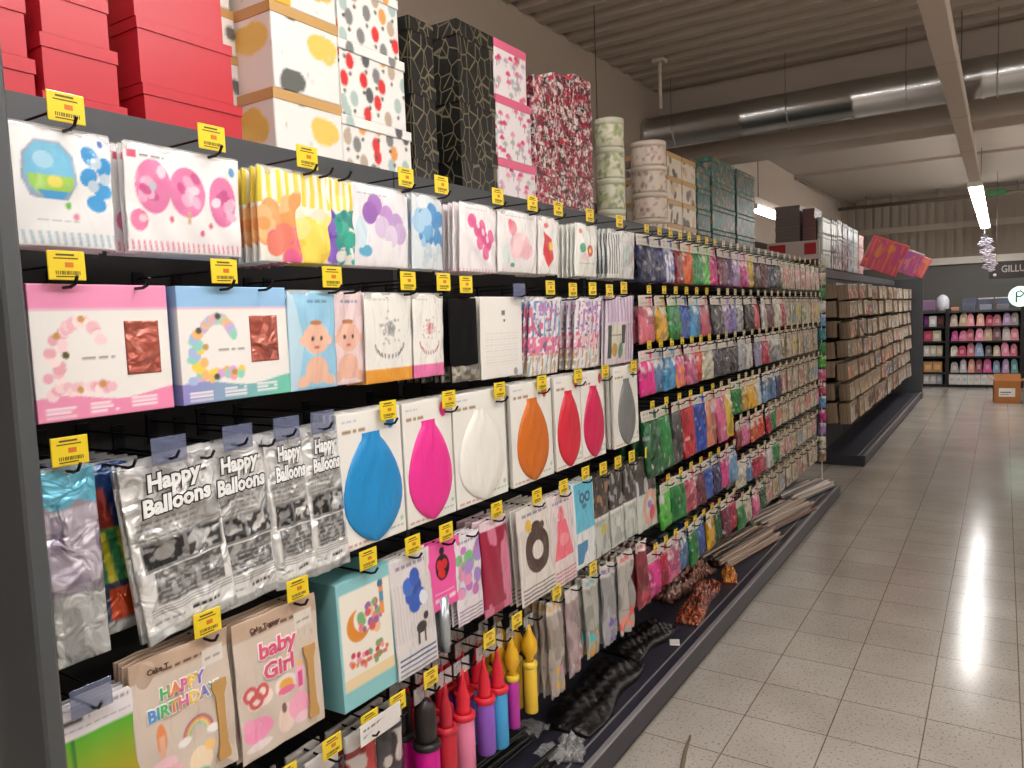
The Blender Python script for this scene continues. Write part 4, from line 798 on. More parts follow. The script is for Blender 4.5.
for rn, z, h, items in ROWS:
    seen = {}
    names = [i[1].split(':')[0] for i in items]
    for k, (y, cn) in enumerate(items):
        flat = cn.endswith(':f'); cn = cn.split(':')[0]
        seen[cn] = seen.get(cn, 0) + 1
        kindw = 'flat pack' if flat else 'balloon bag'
        same = [j for j in range(len(items)) if names[j] == cn and items[j][1].endswith(':f') == flat]
        if len(same) > 1: which = ORD[same.index(k)] + ' ' + cn + ' ' + kindw
        else: which = cn + ' ' + kindw
        lab = which + ' in the ' + rn
        nb = (', after the ' + names[k - 1] + ' one') if k else ', at its left end'
        w = min(.15, (items[k + 1][0] - y if k + 1 < len(items) else y - items[k - 1][0]) * 1.04)
        lean = -rnd.uniform(.02, .12); tilt = rnd.uniform(-.03, .03); zt = z + .012
        grp = which + 's, ' + rn
        if flat:
            t = thing('balloon_pack', uniq(lab + nb), 'balloon pack', (-.155, y, zt), (tilt, lean * .4, 0), grp)
            kids = [ob('printed_bag', flatmesh(cn, w, h), t)]
            me = kids[0].data
        else:
            t = thing('balloon_bag', uniq(lab + nb), 'balloon bag', (-.152 - (k % 2) * .007, y, zt), (tilt, lean, rnd.uniform(-.12, .12)), grp)
            me = bagmesh(cn, w, h - .045, k % 2)
            kids = [ob('header_card', headmesh(cn, w), t), ob('bag', me, t, (0, 0, -.046))]
        for q in range(1, 3):
            tag(ob('balloon_pack' if flat else 'balloon_bag', me, loc=(-.155 - (.03 if flat else .052) * q, y + rnd.uniform(-.012, .006), zt - (.0 if flat else .046)), rot=(tilt + rnd.uniform(-.04, .04), lean * .7, 0)), which + ' behind the front one, ' + rn, 'balloon pack' if flat else 'balloon bag', grp)
        hook(y, z, which + ', ' + rn, 'y' if y < .15 else 'b', csc=.72)
# clip strip hanging at the far end
t = thing('clip_strip', 'vertical clip strip of small colourful packets at the gondola far end', 'clip strip', (-.15, 2.93, 2.0))
b = MB(); b.box((-.0015, -.01, -1.9985), (.0015, .01, 0), WHITEP); ob('strip', b.mesh('strip'), t)
for k in range(15):
    cn = ['pale cream', 'beige', 'green', 'white', 'light blue', 'teal', 'green', 'lime green', 'pink', 'rose', 'light blue', 'magenta', 'lilac', 'pale cream', 'tan'][k]
    ob('packet', bagmesh(cn, .06, .1, k % 2), t, (.004, .0, -.04 - .113 * k), (0, 0, -1.0))

# ------------------------------------------------------------------ gift boxes on the top shelf
def boxpart(w, d, h, paint, base, m=SATIN, side=None, z0=0., grow=0.):
    """open-front canvas box: front (+X) and near side (-Y) printed, rest plain"""
    me_b = MB(); w2 = w / 2
    me_b.box((-d, -w2, z0), (0, w2, z0 + h), m, base, bev=.002)
    me = me_b.mesh('body')
    return me
def join_meshes(name, meshes):
    """merge several meshes (with matrices) into one mesh datablock"""
    vs = []; fs = []; cs = []; sm = []; mi = []; mats = []
    for me, M in meshes:
        o = len(vs); n = len(me.vertices); co = np.zeros(n * 3, np.float32); me.vertices.foreach_get('co', co); co = co.reshape(-1, 3)
        Mn = np.array(M); co = co @ Mn[:3, :3].T + Mn[:3, 3]; vs += co.tolist()
        a = np.ones(n * 4, np.float32); me.color_attributes['Col'].data.foreach_get('color', a); cs.append(a.reshape(-1, 4))
        mm = []
        for q in me.materials:
            if q not in mats: mats.append(q)
            mm.append(mats.index(q))
        for p in me.polygons: fs.append([v + o for v in p.vertices]); sm.append(p.use_smooth); mi.append(mm[p.material_index])
    out = bpy.data.meshes.new(name); out.from_pydata(vs, [], fs)
    for q in mats: out.materials.append(q)
    out.polygons.foreach_set('use_smooth', sm); out.polygons.foreach_set('material_index', mi)
    a = out.color_attributes.new('Col', 'FLOAT_COLOR', 'POINT'); a.data.foreach_set('color', np.concatenate(cs).ravel()); out.update(); return out
def printed_box(name, w, d, h, paint, base, res=.006, m=SATIN):
    b = MB(); b.box((-d, -w / 2, 0), (-.001, w / 2, h), m, base); core = b.mesh('core')
    L = [(core, Matrix.Identity(4))]
    if paint:
        c = Cv(w, h, base, res); paint(c); L.append((sheet(c, m, 0, .0005, 0, org='bottom'), Matrix.Identity(4)))
        c = Cv(d, h, base, res); paint(c); L.append((sheet(c, m, 0, .0005, 0, org='bottom'), Matrix.Translation((-d / 2, -w / 2 - .0002, 0)) @ Matrix.Rotation(-PI / 2, 4, 'Z')))
    return join_meshes(name, L)
BOXG = 'gift boxes on top of the near gondola'
def giftbox(label, y0, y1, z0, z1, d, paint, base, lidcol, lidh=.028, lidpaint=None, x=-.46, m=SATIN, group=BOXG, res=.006, rot=0.):
    w = y1 - y0; h = z1 - z0 - .0015
    t = thing('gift_box', uniq(label), 'gift box', (x, (y0 + y1) / 2, z0), (0, 0, rot), group)
    ob('body', printed_box('body', w - .006, d - .006, h - .004, paint, base, res, m), t, (-.003, 0, 0))
    ob('lid', printed_box('lid', w, d, lidh, lidpaint, lidcol, res, m), t, (0, 0, h - lidh))
    return t
def roundbox(label, y, z0, z1, r, paint, base, lidcol, lidh=.03, x=-.46, group=BOXG):
    h = z1 - z0 - .0015
    t = thing('gift_box', uniq(label), 'gift box', (x - r, y, z0), (0, 0, 0), group)
    n = 48; nz = 26
    c = Cv(2 * PI * r, h, base, .008); paint(c); cc = c.cols()
    vs = []; cs = []
    ny, nx = cc.shape[:2]
    for j in range(ny):
        for i in range(nx - 1):
            a = 2 * PI * i / (nx - 1); vs.append((r * .985 * math.cos(a), r * .985 * math.sin(a), h * j / (ny - 1))); cs.append(cc[j, i])
    fs = []; k = nx - 1
    for j in range(ny - 1):
        for i in range(k): fs.append([j * k + i, j * k + (i + 1) % k, (j + 1) * k + (i + 1) % k, (j + 1) * k + i])
    fs += [list(range(k))[::-1], [(ny - 1) * k + i for i in range(k)]]
    b = MB(); b.add(vs, fs, SATIN, smooth=False); b.c = [tuple(q) for q in cs]; b.sm = [True] * (len(fs) - 2) + [False, False]; ob('body', b.mesh('body'), t)
    b = MB(); b.lathe([(r, 0), (r, lidh), (r * .97, lidh + .001)], SATIN, lidcol, n=40); ob('lid', b.mesh('lid'), t, (0, 0, h - lidh - .0015))
RB = (196, 38, 54)
levels = ['lowest', 'second', 'third', 'topmost', 'fifth', 'sixth']
def stack(zs, fn):
    for i in range(len(zs) - 1): fn(i, zs[i], zs[i + 1])
stack([1.94, 2.1, 2.21, 2.33], lambda i, a, c: giftbox('red lidded gift box, %s in the leftmost red stack' % levels[i], -3.205, -2.962 - .009 * i, a, c, .3, None, RB, RB, .027))
stack([1.94, 2.045, 2.156, 2.256, 2.35], lambda i, a, c: giftbox('red lidded gift box, %s in the middle red stack' % levels[i], -2.956 + .004 * i, -2.786 - .012 * i, a, c, .28, None, RB, RB, .026, x=-.455))
stack([1.94, 2.11, 2.248, 2.38, 2.49], lambda i, a, c: giftbox('red lidded gift box, %s in the right red stack' % levels[i], -2.743 - .004 * i, -2.486 - .019 * i, a, c, .3, None, RB, RB, .023))
def pclouds(big):
    def f(c):
        spots = [(.24, .16, (98, 100, 96)), (.7, .66, (232, 200, 100)), (.28, 1.02, (98, 100, 96))] if big else [(.82, .5, (98, 100, 96)), (.2, .2, (226, 180, 60))]
        dx = rnd.choice((0, .04, -.04)); dv = rnd.choice((0, .5)) if c.h < .1 else 0
        if big and rnd.random() < .5: spots = [(.22, .98, (98, 100, 96)), (.72, .42, (230, 190, 80)), (.02, .1, (226, 180, 60)), (.95, .95, (98, 100, 96))]
        for u, v, q in spots:
            for _ in range(7): c.ell(u + dx + rnd.uniform(-.1, .1), v + dv + rnd.uniform(-.06, .06), .13 * rnd.uniform(.8, 1.2), .115, q)
        for _ in range(8): u, v = rnd.random(), rnd.random(); c.rect(u, v, u + .02, v + .06, (205, 200, 196))
    return f
WB = (236, 234, 230)
stack([1.94, 2.135, 2.285, 2.4, 2.51], lambda i, a, c: giftbox('white box with grey cloud blots, %s of the stack between red and big cloud boxes' % levels[i], -2.478, -2.352 - .012 * i, a, c, .22, pclouds(False), WB, (196, 154, 96), .022, x=-.6))
stack([1.94, 2.182, 2.398, 2.6], lambda i, a, c: giftbox('large white box with grey and mustard cloud blots, %s of its stack' % levels[i], -2.388 + .006 * i, -2.146, a, c, .3, pclouds(True), WB, (198, 156, 98), .026))
def phot(c):
    n = int(15 * c.w * c.h / .045)
    for _ in range(n):
        u, v = ((_ * .618 + .13 + rnd.uniform(-.07, .07)) % 1, ((_ + .5) / n + rnd.uniform(-.05, .05)) % 1); q = rnd.choice([(220, 60, 60), (236, 160, 90), (130, 130, 130), (95, 95, 98), (175, 195, 190), (190, 170, 150)])
        c.ell(u, v, .016 / c.w, .022 / c.w, q); c.ell(u, v - .034 / c.h, .006 / c.w, .006 / c.w, (90, 80, 76))
stack([1.94, 2.163, 2.371, 2.55, 2.68], lambda i, a, c: giftbox('white box printed with little hot air balloons, %s of its stack' % levels[i], -2.15 + .003 * i, -1.85 - .017 * i, a, c, .28, phot, WB, WB, .028, phot, res=.005))
BLK = mat('black_gold_crackle', (24, 23, 22), rough=.4)
def crackle():
    nt = BLK.node_tree; N = nt.nodes; L = nt.links; bs = N['Principled BSDF']
    tc = N.new('ShaderNodeTexCoord'); v = N.new('ShaderNodeTexVoronoi'); v.feature = 'DISTANCE_TO_EDGE'; v.inputs['Scale'].default_value = 21; v.inputs['Randomness'].default_value = .9
    mp = N.new('ShaderNodeMapping'); mp.inputs['Scale'].default_value = (1, 1.1, .75); L.new(tc.outputs['Object'], mp.inputs[0]); L.new(mp.outputs[0], v.inputs['Vector'])
    r = N.new('ShaderNodeValToRGB'); r.color_ramp.elements[0].position = .02; r.color_ramp.elements[0].color = rgba((112, 105, 82)); r.color_ramp.elements[1].position = .045; r.color_ramp.elements[1].color = rgba((27, 26, 25))
    L.new(v.outputs['Distance'], r.inputs[0]); L.new(r.outputs[0], bs.inputs['Base Color'])
crackle()
stack([1.94, 2.13, 2.33, 2.525], lambda i, a, c: giftbox('black box with gold vein print, %s of the narrower black stack' % levels[i], -1.838, -1.712, a, c, .3, None, (24, 24, 24), (24, 24, 24), .04, m=BLK))
stack([1.94, 2.172, 2.37, 2.59], lambda i, a, c: giftbox('black box with gold vein print, %s of the wider black stack' % levels[i], -1.585, -1.362, a, c, .32, None, (24, 24, 24), (24, 24, 24), .05, m=BLK))
def pumb(c):
    n = int(30 * c.w * c.h / .045)
    for k in range(n):
        u, v = rnd.random(), rnd.random(); q = rnd.choice([(222, 70, 120), (240, 150, 180), (170, 190, 180), (236, 110, 150), (200, 170, 200)])
        s0 = .024 / c.w; m = (((c.U - u) * c.w) ** 2 + ((c.V - v) * c.h) ** 2 < .016 ** 2) & (c.V > v); c.put(m, q); c.rect(u - .002 / c.w, v - .018 / c.h, u + .002 / c.w, v, (160, 140, 140))
stack([1.94, 2.165, 2.393, 2.592], lambda i, a, c: giftbox('white box with pink umbrellas and pink lid, %s of its stack' % levels[i], -1.357, -1.09 - .022 * i, a, c, .26, pumb, (240, 232, 234), (232, 110, 145), .03, res=.005))
def plet(c):
    n = int(420 * c.w * c.h / .03)
    for _ in range(n):
        u, v = rnd.random(), rnd.random(); r = rnd.uniform(.004, .01) / c.w; q = rnd.choice([(40, 28, 32), (60, 34, 40), (190, 36, 66), (190, 36, 66), (120, 40, 56), (240, 232, 230)])
        k = rnd.random()
        if k < .4: c.ring(u, v, r, r * .35, q)
        elif k < .7: c.ell(u, v, r, r * .8, q)
        else: c.rect(u, v, u + r * 1.5, v + .004 / c.h, q); c.rect(u, v, u + .004 / c.w, v + .014 / c.h, q)
for nm2, y0, y1, tops in (('left', -1.085, -.925, 2.525), ('middle', -.92, -.755, 2.575), ('right', -.75, -.578, 2.61)):
    nb = 5; zz = [1.94 + (tops - 1.94) * i / nb for i in range(nb + 1)]
    stack(zz, lambda i, a, c: giftbox('box with dense red black and white letter print, %s of the %s letter stack' % (levels[i] if i != 4 else 'uppermost', nm2), y0, y1, a, c, .2, plet, (226, 214, 212), (226, 214, 212), .03, plet, res=.005))
def pflor(cols_, n0=40, r=.014):
    def f(c):
        for _ in range(int(n0 * c.w * c.h / .04)): c.ell(rnd.random(), rnd.random(), r * rnd.uniform(.6, 1.3) / c.w, r * rnd.uniform(.4, 1) / c.w, rnd.choice(cols_), rnd.uniform(0, 3))
    return f
GP = pflor([(176, 184, 130), (200, 200, 160), (150, 160, 120), (222, 214, 196), (140, 150, 110)], 90, .014)
zz = [1.94 + .15 * i for i in range(5)]; zz[-1] = 2.53
stack(zz, lambda i, a, c: roundbox('round cream box with olive leaf print, %s of the cream stack' % levels[i], -.215, a, c, .072, GP, (216, 214, 196), (210, 210, 188), x=-.475))
BP = pflor([(170, 140, 130), (196, 170, 156), (150, 120, 112), (214, 196, 184)], 60, .012)
stack([1.94, 2.08, 2.22, 2.36, 2.49], lambda i, a, c: roundbox('round beige box with brown flower print, %s of its stack' % levels[i], .231, a, c, .096, BP, (214, 198, 184), (208, 192, 178), x=-.432))
DP = pflor([(90, 84, 80), (120, 112, 106), (205, 180, 150)], 9, .03)
for nm2, y0, y1 in (('left', .33, .56), ('right', .575, .8)):
    stack([1.94, 2.07, 2.2, 2.33, 2.46], lambda i, a, c: giftbox('cream box with dark blots and kraft lid, %s of the %s blot stack' % (levels[i], nm2), y0, y1, a, c, .25, DP, (226, 214, 196), (198, 156, 100), .026))
TP = pflor([(150, 116, 84), (140, 100, 90), (66, 120, 112), (150, 140, 116), (44, 92, 84), (40, 84, 80)], 46, .018)
for nm2, y0, y1, top in (('left', .83, 1.07, 2.45), ('middle', 1.11, 1.6, 2.55), ('right', 1.65, 2.1, 2.55)):
    nb = 4; zz = [1.94 + (top - 1.94) * i / nb for i in range(nb + 1)]
    stack(zz, lambda i, a, c: giftbox('teal box with tan dot print, %s of the %s teal stack' % (levels[i], nm2), y0, y1, a, c, .28, TP, (46, 92, 88), (42, 100, 86), .03, TP))

# ------------------------------------------------------------------ things lying on the base deck
ZB = .106
def bundle(name, label, cat, p0, p1, n, r, m, colr, spread, film=None, piece='stick', jit=.02):
    p0 = Vector(p0); p1 = Vector(p1); d = p1 - p0; dn = d.normalized(); side = Vector((0, 0, 1)).cross(dn)
    t = thing(name, uniq(label), cat, p0)
    per = max(4, int(n * .45)); k = 0; lay = 0
    while k < n:
        row = max(3, per - 2 * lay)
        for j in range(row):
            if k >= n: break
            off = side * ((j - (row - 1) / 2) * r * 2.1 * spread) + Vector((0, 0, r + lay * r * 1.9)); e = rnd.uniform(-.06, .06); w1 = rnd.uniform(-jit, jit) * (1 if lay else .3); up = rnd.uniform(0, jit * .8) if lay else 0
            q = MB(); q.tube([off + dn * e - side * w1, off + d * .5 + side * rnd.uniform(-.003, .003) + Vector((0, 0, up * .5)), off + d + dn * e + side * w1 + Vector((0, 0, up))], r, m, colr if not isinstance(colr, list) else rnd.choice(colr), n=6)
            ob(piece, q.mesh(piece), t); k += 1
        lay += 1
    if film:
        for e, w in ((-.02, .05), (1.0, .06)):
            q = MB(); c0 = d * e; vs = []; fs = []
            for i in range(5):
                for j in range(7):
                    vs.append(c0 + dn * (i * .022) + side * ((j - 3) * w / 3.5 * (1 + .15 * math.sin(3 * i + j))) + Vector((0, 0, .022 + .016 * math.sin(j * 1.7 + i * 2.1) ** 2)))
            for i in range(4):
                for j in range(6): a = i * 7 + j; fs.append([a, a + 1, a + 8, a + 7])
            q.add(vs, fs, CLEARFILM, smooth=True); ob('film_sleeve', q.mesh('film_sleeve'), t)
    return t
STICK = mat('black_stick', (24, 24, 26), rough=.3)
bundle('stick_bundle', 'bundle of thin black sticks lying at the front of the base', 'sticks', (-.2, -2.75, ZB), (-.13, -1.72, ZB), 12, .006, STICK, (24, 24, 26), 1.3, True)
bundle('stick_bundle', 'bundle of black sticks beside the wall lying under the pumps', 'sticks', (-.33, -2.6, ZB), (-.27, -1.62, ZB), 10, .006, STICK, (24, 24, 26), 1.4, True)
GLIT = mat('glossy_wrapped', rough=.22, coat=.6, bump=.6, bump_scale=60, attr=True)
SMOKY = mat('smoky_film', rough=.35, coat=.35, coat_rough=.15, bump=.6, bump_scale=60, attr=True)
def crumpled(label, p, sx, sy, sz, cols_, m, name='film_bag', cat='bag', rot=0.):
    nx, ny = 64, 26; vs = []; fs = []; cs = []
    ph = [rnd.uniform(0, 6) for _ in range(8)]
    for i in range(nx + 1):
        for j in range(ny + 1):
            u = i / nx; v = j / ny; e = (math.sin(PI * u) ** .4) * (math.sin(PI * v) ** .5)
            h = sz * e * (.5 + .2 * math.sin(9 * u + ph[0] + 4 * v) + .16 * math.sin(17 * v + ph[1] - 6 * u) + .2 * abs(math.sin(29 * u + ph[2] + 11 * v)) + .2 * abs(math.sin(47 * u - 19 * v + ph[4])) + rnd.uniform(-.09, .09))
            vs.append(((v - .5) * sx * (1 + .12 * math.sin(11 * u + ph[3])), (u - .5) * sy, max(0, h) + .001))
    for i in range(nx):
        for j in range(ny): a = i * (ny + 1) + j; fs.append([a, a + 1, a + ny + 2, a + ny + 1])
    b = MB(); b.add(vs, fs, m, smooth=True)
    b.c = [tuple(lin(rnd.choice(cols_))) for _ in vs]
    edge = [i * (ny + 1) for i in range(nx + 1)] + [nx * (ny + 1) + j for j in range(1, ny + 1)] + [i * (ny + 1) + ny for i in range(nx - 1, -1, -1)] + list(range(ny - 1, 0, -1))
    b.f.append(edge); b.mi.append(0); b.sm.append(False)
    return tag(ob(name, b.mesh(name), loc=p, rot=(0, 0, rot)), uniq(label), cat)
crumpled('crumpled smoky film bag lying along the base below the wraps', (-.2, -1.2, ZB), .2, .62, .05, [(22, 20, 20), (36, 32, 31), (16, 14, 15)], SMOKY, rot=.1)
crumpled('dark film bag lying on the base under the red garland', (-.24, -.66, ZB), .18, .42, .05, [(18, 16, 17), (30, 27, 28)], SMOKY, rot=-.1)
crumpled('clear crinkled film scrap at the end of the black sticks', (-.1, -1.6, ZB), .09, .14, .05, [(150, 150, 150), (110, 110, 112)], BAG, 'film_scrap', 'film', .5)
b = MB(); b.box((-.022, -.03, 0), (.022, .03, .004), WHITEP, bev=.001); tag(ob('white_tag', b.mesh('white_tag'), loc=(-.1, -.63, ZB + .001), rot=(0, 0, .4)), 'small white tag lying near the front lip of the base', 'tag')
crumpled('glossy brown and orange foil garland heap on the base', (-.16, -.12, ZB), .12, .6, .08, [(120, 44, 30), (150, 70, 40), (70, 34, 30), (190, 100, 50), (60, 30, 32)], GLIT, 'foil_garland', 'garland', .12)
crumpled('rust and copper foil garland lying behind the orange one', (-.32, .1, ZB), .14, .6, .1, [(110, 60, 50), (150, 90, 80), (60, 40, 42), (180, 130, 110)], GLIT, 'foil_garland', 'garland', -.05)
crumpled('orange and yellow ended foil garland piece near the lip', (-.14, .31, ZB), .08, .2, .06, [(214, 90, 30), (190, 50, 30), (220, 200, 50), (120, 40, 30)], GLIT, 'foil_garland', 'garland', .35)
ROD = mat('wrapped_rod', rough=.3, coat=.5, bump=.3, bump_scale=50, attr=True)
bundle('rod_bundle', 'bundle of brown and white wrapped rods, nearer one on the base', 'rods', (-.31, .48, ZB), (-.2, 1.2, ZB), 30, .009, ROD, [(130, 92, 68), (160, 126, 100), (90, 58, 46), (180, 160, 144), (64, 46, 42)], 1.15, True, 'rod')
bundle('rod_bundle', 'bundle of pale wrapped rods leaning toward the far end', 'rods', (-.29, 1.32, ZB), (-.15, 2.0, ZB), 32, .009, ROD, [(140, 104, 80), (176, 150, 130), (96, 66, 54), (196, 184, 174)], 1.15, True, 'rod')
bundle('rod_bundle', 'bundle of white and brown rods at the far end of the base', 'rods', (-.28, 2.12, ZB), (-.14, 2.8, ZB), 26, .009, ROD, [(196, 170, 150), (214, 208, 204), (130, 92, 74), (70, 60, 60)], 1.15, True, 'rod')
# twig like strip on floor
b = MB(); b.tube([(.155, -1.15, .006), (.175, -1.26, .007), (.2, -1.36, .006), (.235, -1.5, .007)], [.004, .007, .008, .009], mat('dry_strip', (120, 104, 84), rough=.7), n=7)
tag(ob('brown_strip', b.mesh('brown_strip')), 'thin brown strip lying on the floor in the foreground', 'strip')

# ------------------------------------------------------------------ second gondola : card packs
G2C = ['beige', 'tan', 'rose', 'grey', 'pale cream', 'brown', 'white', 'peach', 'steel blue', 'rust']
def cardpack(cn, w, h, th):
    key = ('cp', cn, w, h, th)
    if key in PRODCACHE: return PRODCACHE[key]
    q = CLR[cn]; c = Cv(w, h, (176, 158, 136), .01); c.rect(.08, .1, .92, .75, q, .75); c.blotch(.08, .1, .92, .75, (225, 215, 200), (4, 5), .6); c.words(.1, .9, .84, .06, (110, 100, 96), .8, .15)
    me = sheet(c, STACKM, .002, th, .001, back=rnd.choice([(150, 126, 100), (128, 104, 84), (166, 146, 124), (110, 90, 76)]), name='printed_bag'); PRODCACHE[key] = me; return me
g2rows = [(1.80, .145), (1.63, .155), (1.43, .158), (1.23, .158), (1.03, .16), (.825, .16), (.62, .2)]
rown = ['top', 'second', 'third', 'fourth', 'fifth', 'sixth', 'bottom']
for ri, (zt, h) in enumerate(g2rows):
    n = 20
    for k in range(n):
        y = 4.38 + k * .295; far = y > 8.3
        cn = rnd.choice(['white', 'silver', 'white']) if far else rnd.choice(G2C)
        if ri == 0 and k < 3: cn = 'red'
        me = cardpack(cn, .27, h, .1)
        for q in range(2):
            dx = .0 if rnd.random() < .6 else .02
            if q == 0:
                wh = 'left end' if k == 0 else (ORD[k] if k < 10 else ORD[19 - k] + ' from right')
                lab = '%s card pack, %s in the second gondola %s row' % (cn, wh, rown[ri])
            else: lab = 'card pack hanging behind front ones in the %s row of second gondola' % rown[ri]
            tag(ob('card_pack', me, loc=(-.14 - .125 * q - dx, y + rnd.uniform(-.01, .01), zt - rnd.uniform(0, .02)), rot=(rnd.uniform(-.03, .03), -rnd.uniform(.02, .1), 0)), lab, 'card pack', 'card packs in the %s row of the second gondola' % rown[ri])
    b = MB()
# boxes and books on top of it
G2G = 'boxes on top of the second gondola'
def pbold(cols_):
    def f(c): c.stripes(0, 0, 1, 1, 3, cols_[0], .4, rnd.uniform(-.5, .5)); c.blotch(0, 0, 1, 1, cols_[1], (4, 5), .6)
    return f
KB = [(4.34, 4.75, (222, 226, 224), (200, 214, 210), 2.455, 'pale mint'), (4.78, 5.1, (226, 226, 224), (40, 44, 46), 2.47, 'black and white'), (5.13, 5.4, (30, 30, 32), (214, 214, 214), 2.5, 'black marbled'), (5.45, 5.75, (206, 196, 196), (110, 100, 110), 2.49, 'grey striped'),
      (5.8, 6.15, (214, 222, 226), (120, 130, 150), 2.48, 'blue grey'), (6.2, 6.5, (224, 228, 226), (170, 190, 190), 2.48, 'pale grey'), (6.6, 6.95, (226, 196, 188), (210, 150, 150), 2.44, 'pale pink')]
for y0, y1, base, acc, top, nm2 in KB:
    nb = 3; zz = [1.96 + (top - 1.96) * i / nb for i in range(nb + 1)]
    stack(zz, lambda i, a, c: giftbox('%s gift box, %s of its stack on the second gondola' % (nm2, levels[i]), y0, y1, a, c, .055 if y0 < 4.5 else .25, pbold((acc, acc)), base, base, .04, pbold((acc, acc)), x=-.4, group=G2G, res=.02))
for x0, cc, nm2, top in ((-.62, (104, 96, 92), 'grey', 2.57), (-.52, (110, 74, 76), 'brown', 2.54), (-.44, (60, 84, 90), 'dark teal', 2.53)):
    nb = 3; zz = [1.96 + (top - 1.96) * i / nb for i in range(nb + 1)]
for k, (xa, xb2, cc, lc, nm2, top) in enumerate([(-.84, -.6, (110, 98, 94), (205, 198, 194), 'taupe', 2.585), (-.575, -.46, (112, 74, 74), (220, 212, 208), 'brown', 2.54)]):
    nb = 6; zz = [1.96 + (top - 1.96) * i / nb for i in range(nb + 1)]
    for i in range(nb):
        giftbox('%s gift box with pale side, %s of its stack at the second gondola near end' % (nm2, ['lowest', 'second', 'third', 'fourth', 'fifth', 'topmost'][i]), 4.26, 4.33 if False else 4.3 + .3, zz[i], zz[i + 1], xb2 - xa, None, cc, cc, .03, x=xb2, group=G2G, res=.02) if xb2 < -.5 or True else None
# end display header of the second gondola
t = g2; HO = Vector((-.65, 4.22 - 4.25, 2.04))
b = MB(); b.box((-.26, -.006, 0), (.24, .006, .185), mat('pale_header', (200, 186, 180), rough=.5), bev=.002); ob('header_board', b.mesh('header_board'), t, HO, mat_label='pale header board')
for x0, x1 in ((-.24, -.08), (.1, .21)):
    b = MB(); b.box((x0, -.012, .05), (x1, -.006, .16), mat('logo_red', (178, 24, 34), rough=.4)); ob('red_logo', b.mesh('red_logo'), t, HO, mat_label='red logo')
# tilted gift wrap sheets
def wrapsheet(label, x, y, z, w, h, tilt, cols_, yaw):
    c = Cv(w, h, cols_[0], .012); c.stripes(0, 0, 1, 1, 7, cols_[1], .5, .3); c.stripes(0, 0, 1, 1, 11, cols_[2], .3, .3); c.blotch(0, 0, 1, 1, cols_[2], (9, 5), .6, .7); c.blotch(0, .2, 1, .9, cols_[3], (9, 4), .66, .7); c.rect(0, 0, .02, 1, (170, 180, 180)); c.rect(.0, .93, 1, 1, cols_[4])
    m = sheet(c, SATIN, .0, .012, .002, org='bottom')
    o = ob('gift_wrap_pack', m, loc=(x, y, z)); o.rotation_euler = Euler((-tilt, .12, yaw), 'XYZ'); o.rotation_mode = 'XYZ'
    return tag(o, uniq(label), 'gift wrap', 'gift wrap packs leaning off the second gondola')
PK = [(214, 84, 100), (240, 120, 70), (200, 70, 140), (244, 160, 60), (222, 96, 90)]
wrapsheet('large orange and pink gift wrap pack leaning off the second gondola', -.21, 6.7, 1.98, .44, .4, .40, PK, -1.35)
wrapsheet('middle pink and violet gift wrap pack behind the large orange one', .03, 6.95, 1.95, .3, .3, .42, [(196, 90, 150), (226, 110, 130), (170, 100, 180), (240, 150, 150), (205, 190, 195)], -1.35)
wrapsheet('rightmost pink and orange gift wrap pack of the leaning fan', .13, 7.15, 1.93, .26, .26, .45, [(226, 100, 120), (244, 150, 90), (220, 80, 130), (246, 170, 110), (226, 120, 120)], -1.35)

# ------------------------------------------------------------------ far shelf wall
FY = 12.4
t = thing('wall_shelving', 'black shelving unit full of pink bags at the end of the aisle', 'shelving', (0, FY, 0))
SHZ = [.05, .27, .57, .85, 1.12, 1.40]
for x in (-.95, .25, 1.40, 2.6):
    b = MB(); b.box((x - .03, 0, 0), (x + .03, .5, 1.44), BLACKBACK); ob('upright', b.mesh('upright'), t)
for a, c in ((-.92, .22), (.28, 1.37), (1.43, 2.57)):
    for z in SHZ:
        b = MB(); b.box((a, 0, z - .03), (c, .5, z), BLACKBACK if z < 1.3 else DARKMETAL); ob('shelf', b.mesh('shelf'), t)
    b = MB(); b.box((a, .48, .06), (c, .5, 1.4), BLACKBACK); ob('back_panel', b.mesh('back_panel'), t)
def giftbag(cn, w, h, d, handle=True):
    q = CLR[cn] if isinstance(cn, str) else cn
    q = tuple(int(a * .68 + b_ * .32) for a, b_ in zip(q, (205, 180, 178)))
    key = ('gb', str(cn), w, h)
    if key in PRODCACHE: return PRODCACHE[key]
    b = MB(); vs = [(-w / 2, -d / 2, 0), (w / 2, -d / 2, 0), (w / 2, d / 2, 0), (-w / 2, d / 2, 0), (-w * .4, -d * .12, h * .8), (w * .4, -d * .12, h * .8), (w * .4, d * .12, h * .8), (-w * .4, d * .12, h * .8), (-w * .2, 0, h), (w * .2, 0, h)]
    b.add(vs, [[0, 1, 5, 4], [1, 2, 6, 5], [2, 3, 7, 6], [3, 0, 4, 7], [4, 5, 9, 8], [6, 7, 8, 9], [5, 6, 9], [7, 4, 8], [3, 2, 1, 0]], SATIN, q)
    bb = MB(); li = tuple(min(255, int(v + (255 - v) * .5)) for v in q); bb.box((-w * .22, -d * .42, h * .25), (w * .22, -d * .33, h * .6), SATIN, li, bev=.004)
    PRODCACHE[key] = (b.mesh('body'), bb.mesh('front_motif')); return PRODCACHE[key]
PINKS = ['pink', 'rose', 'salmon pink', 'peach', 'white', 'crimson', 'lilac', 'tan', 'grey', 'hot pink', 'beige']
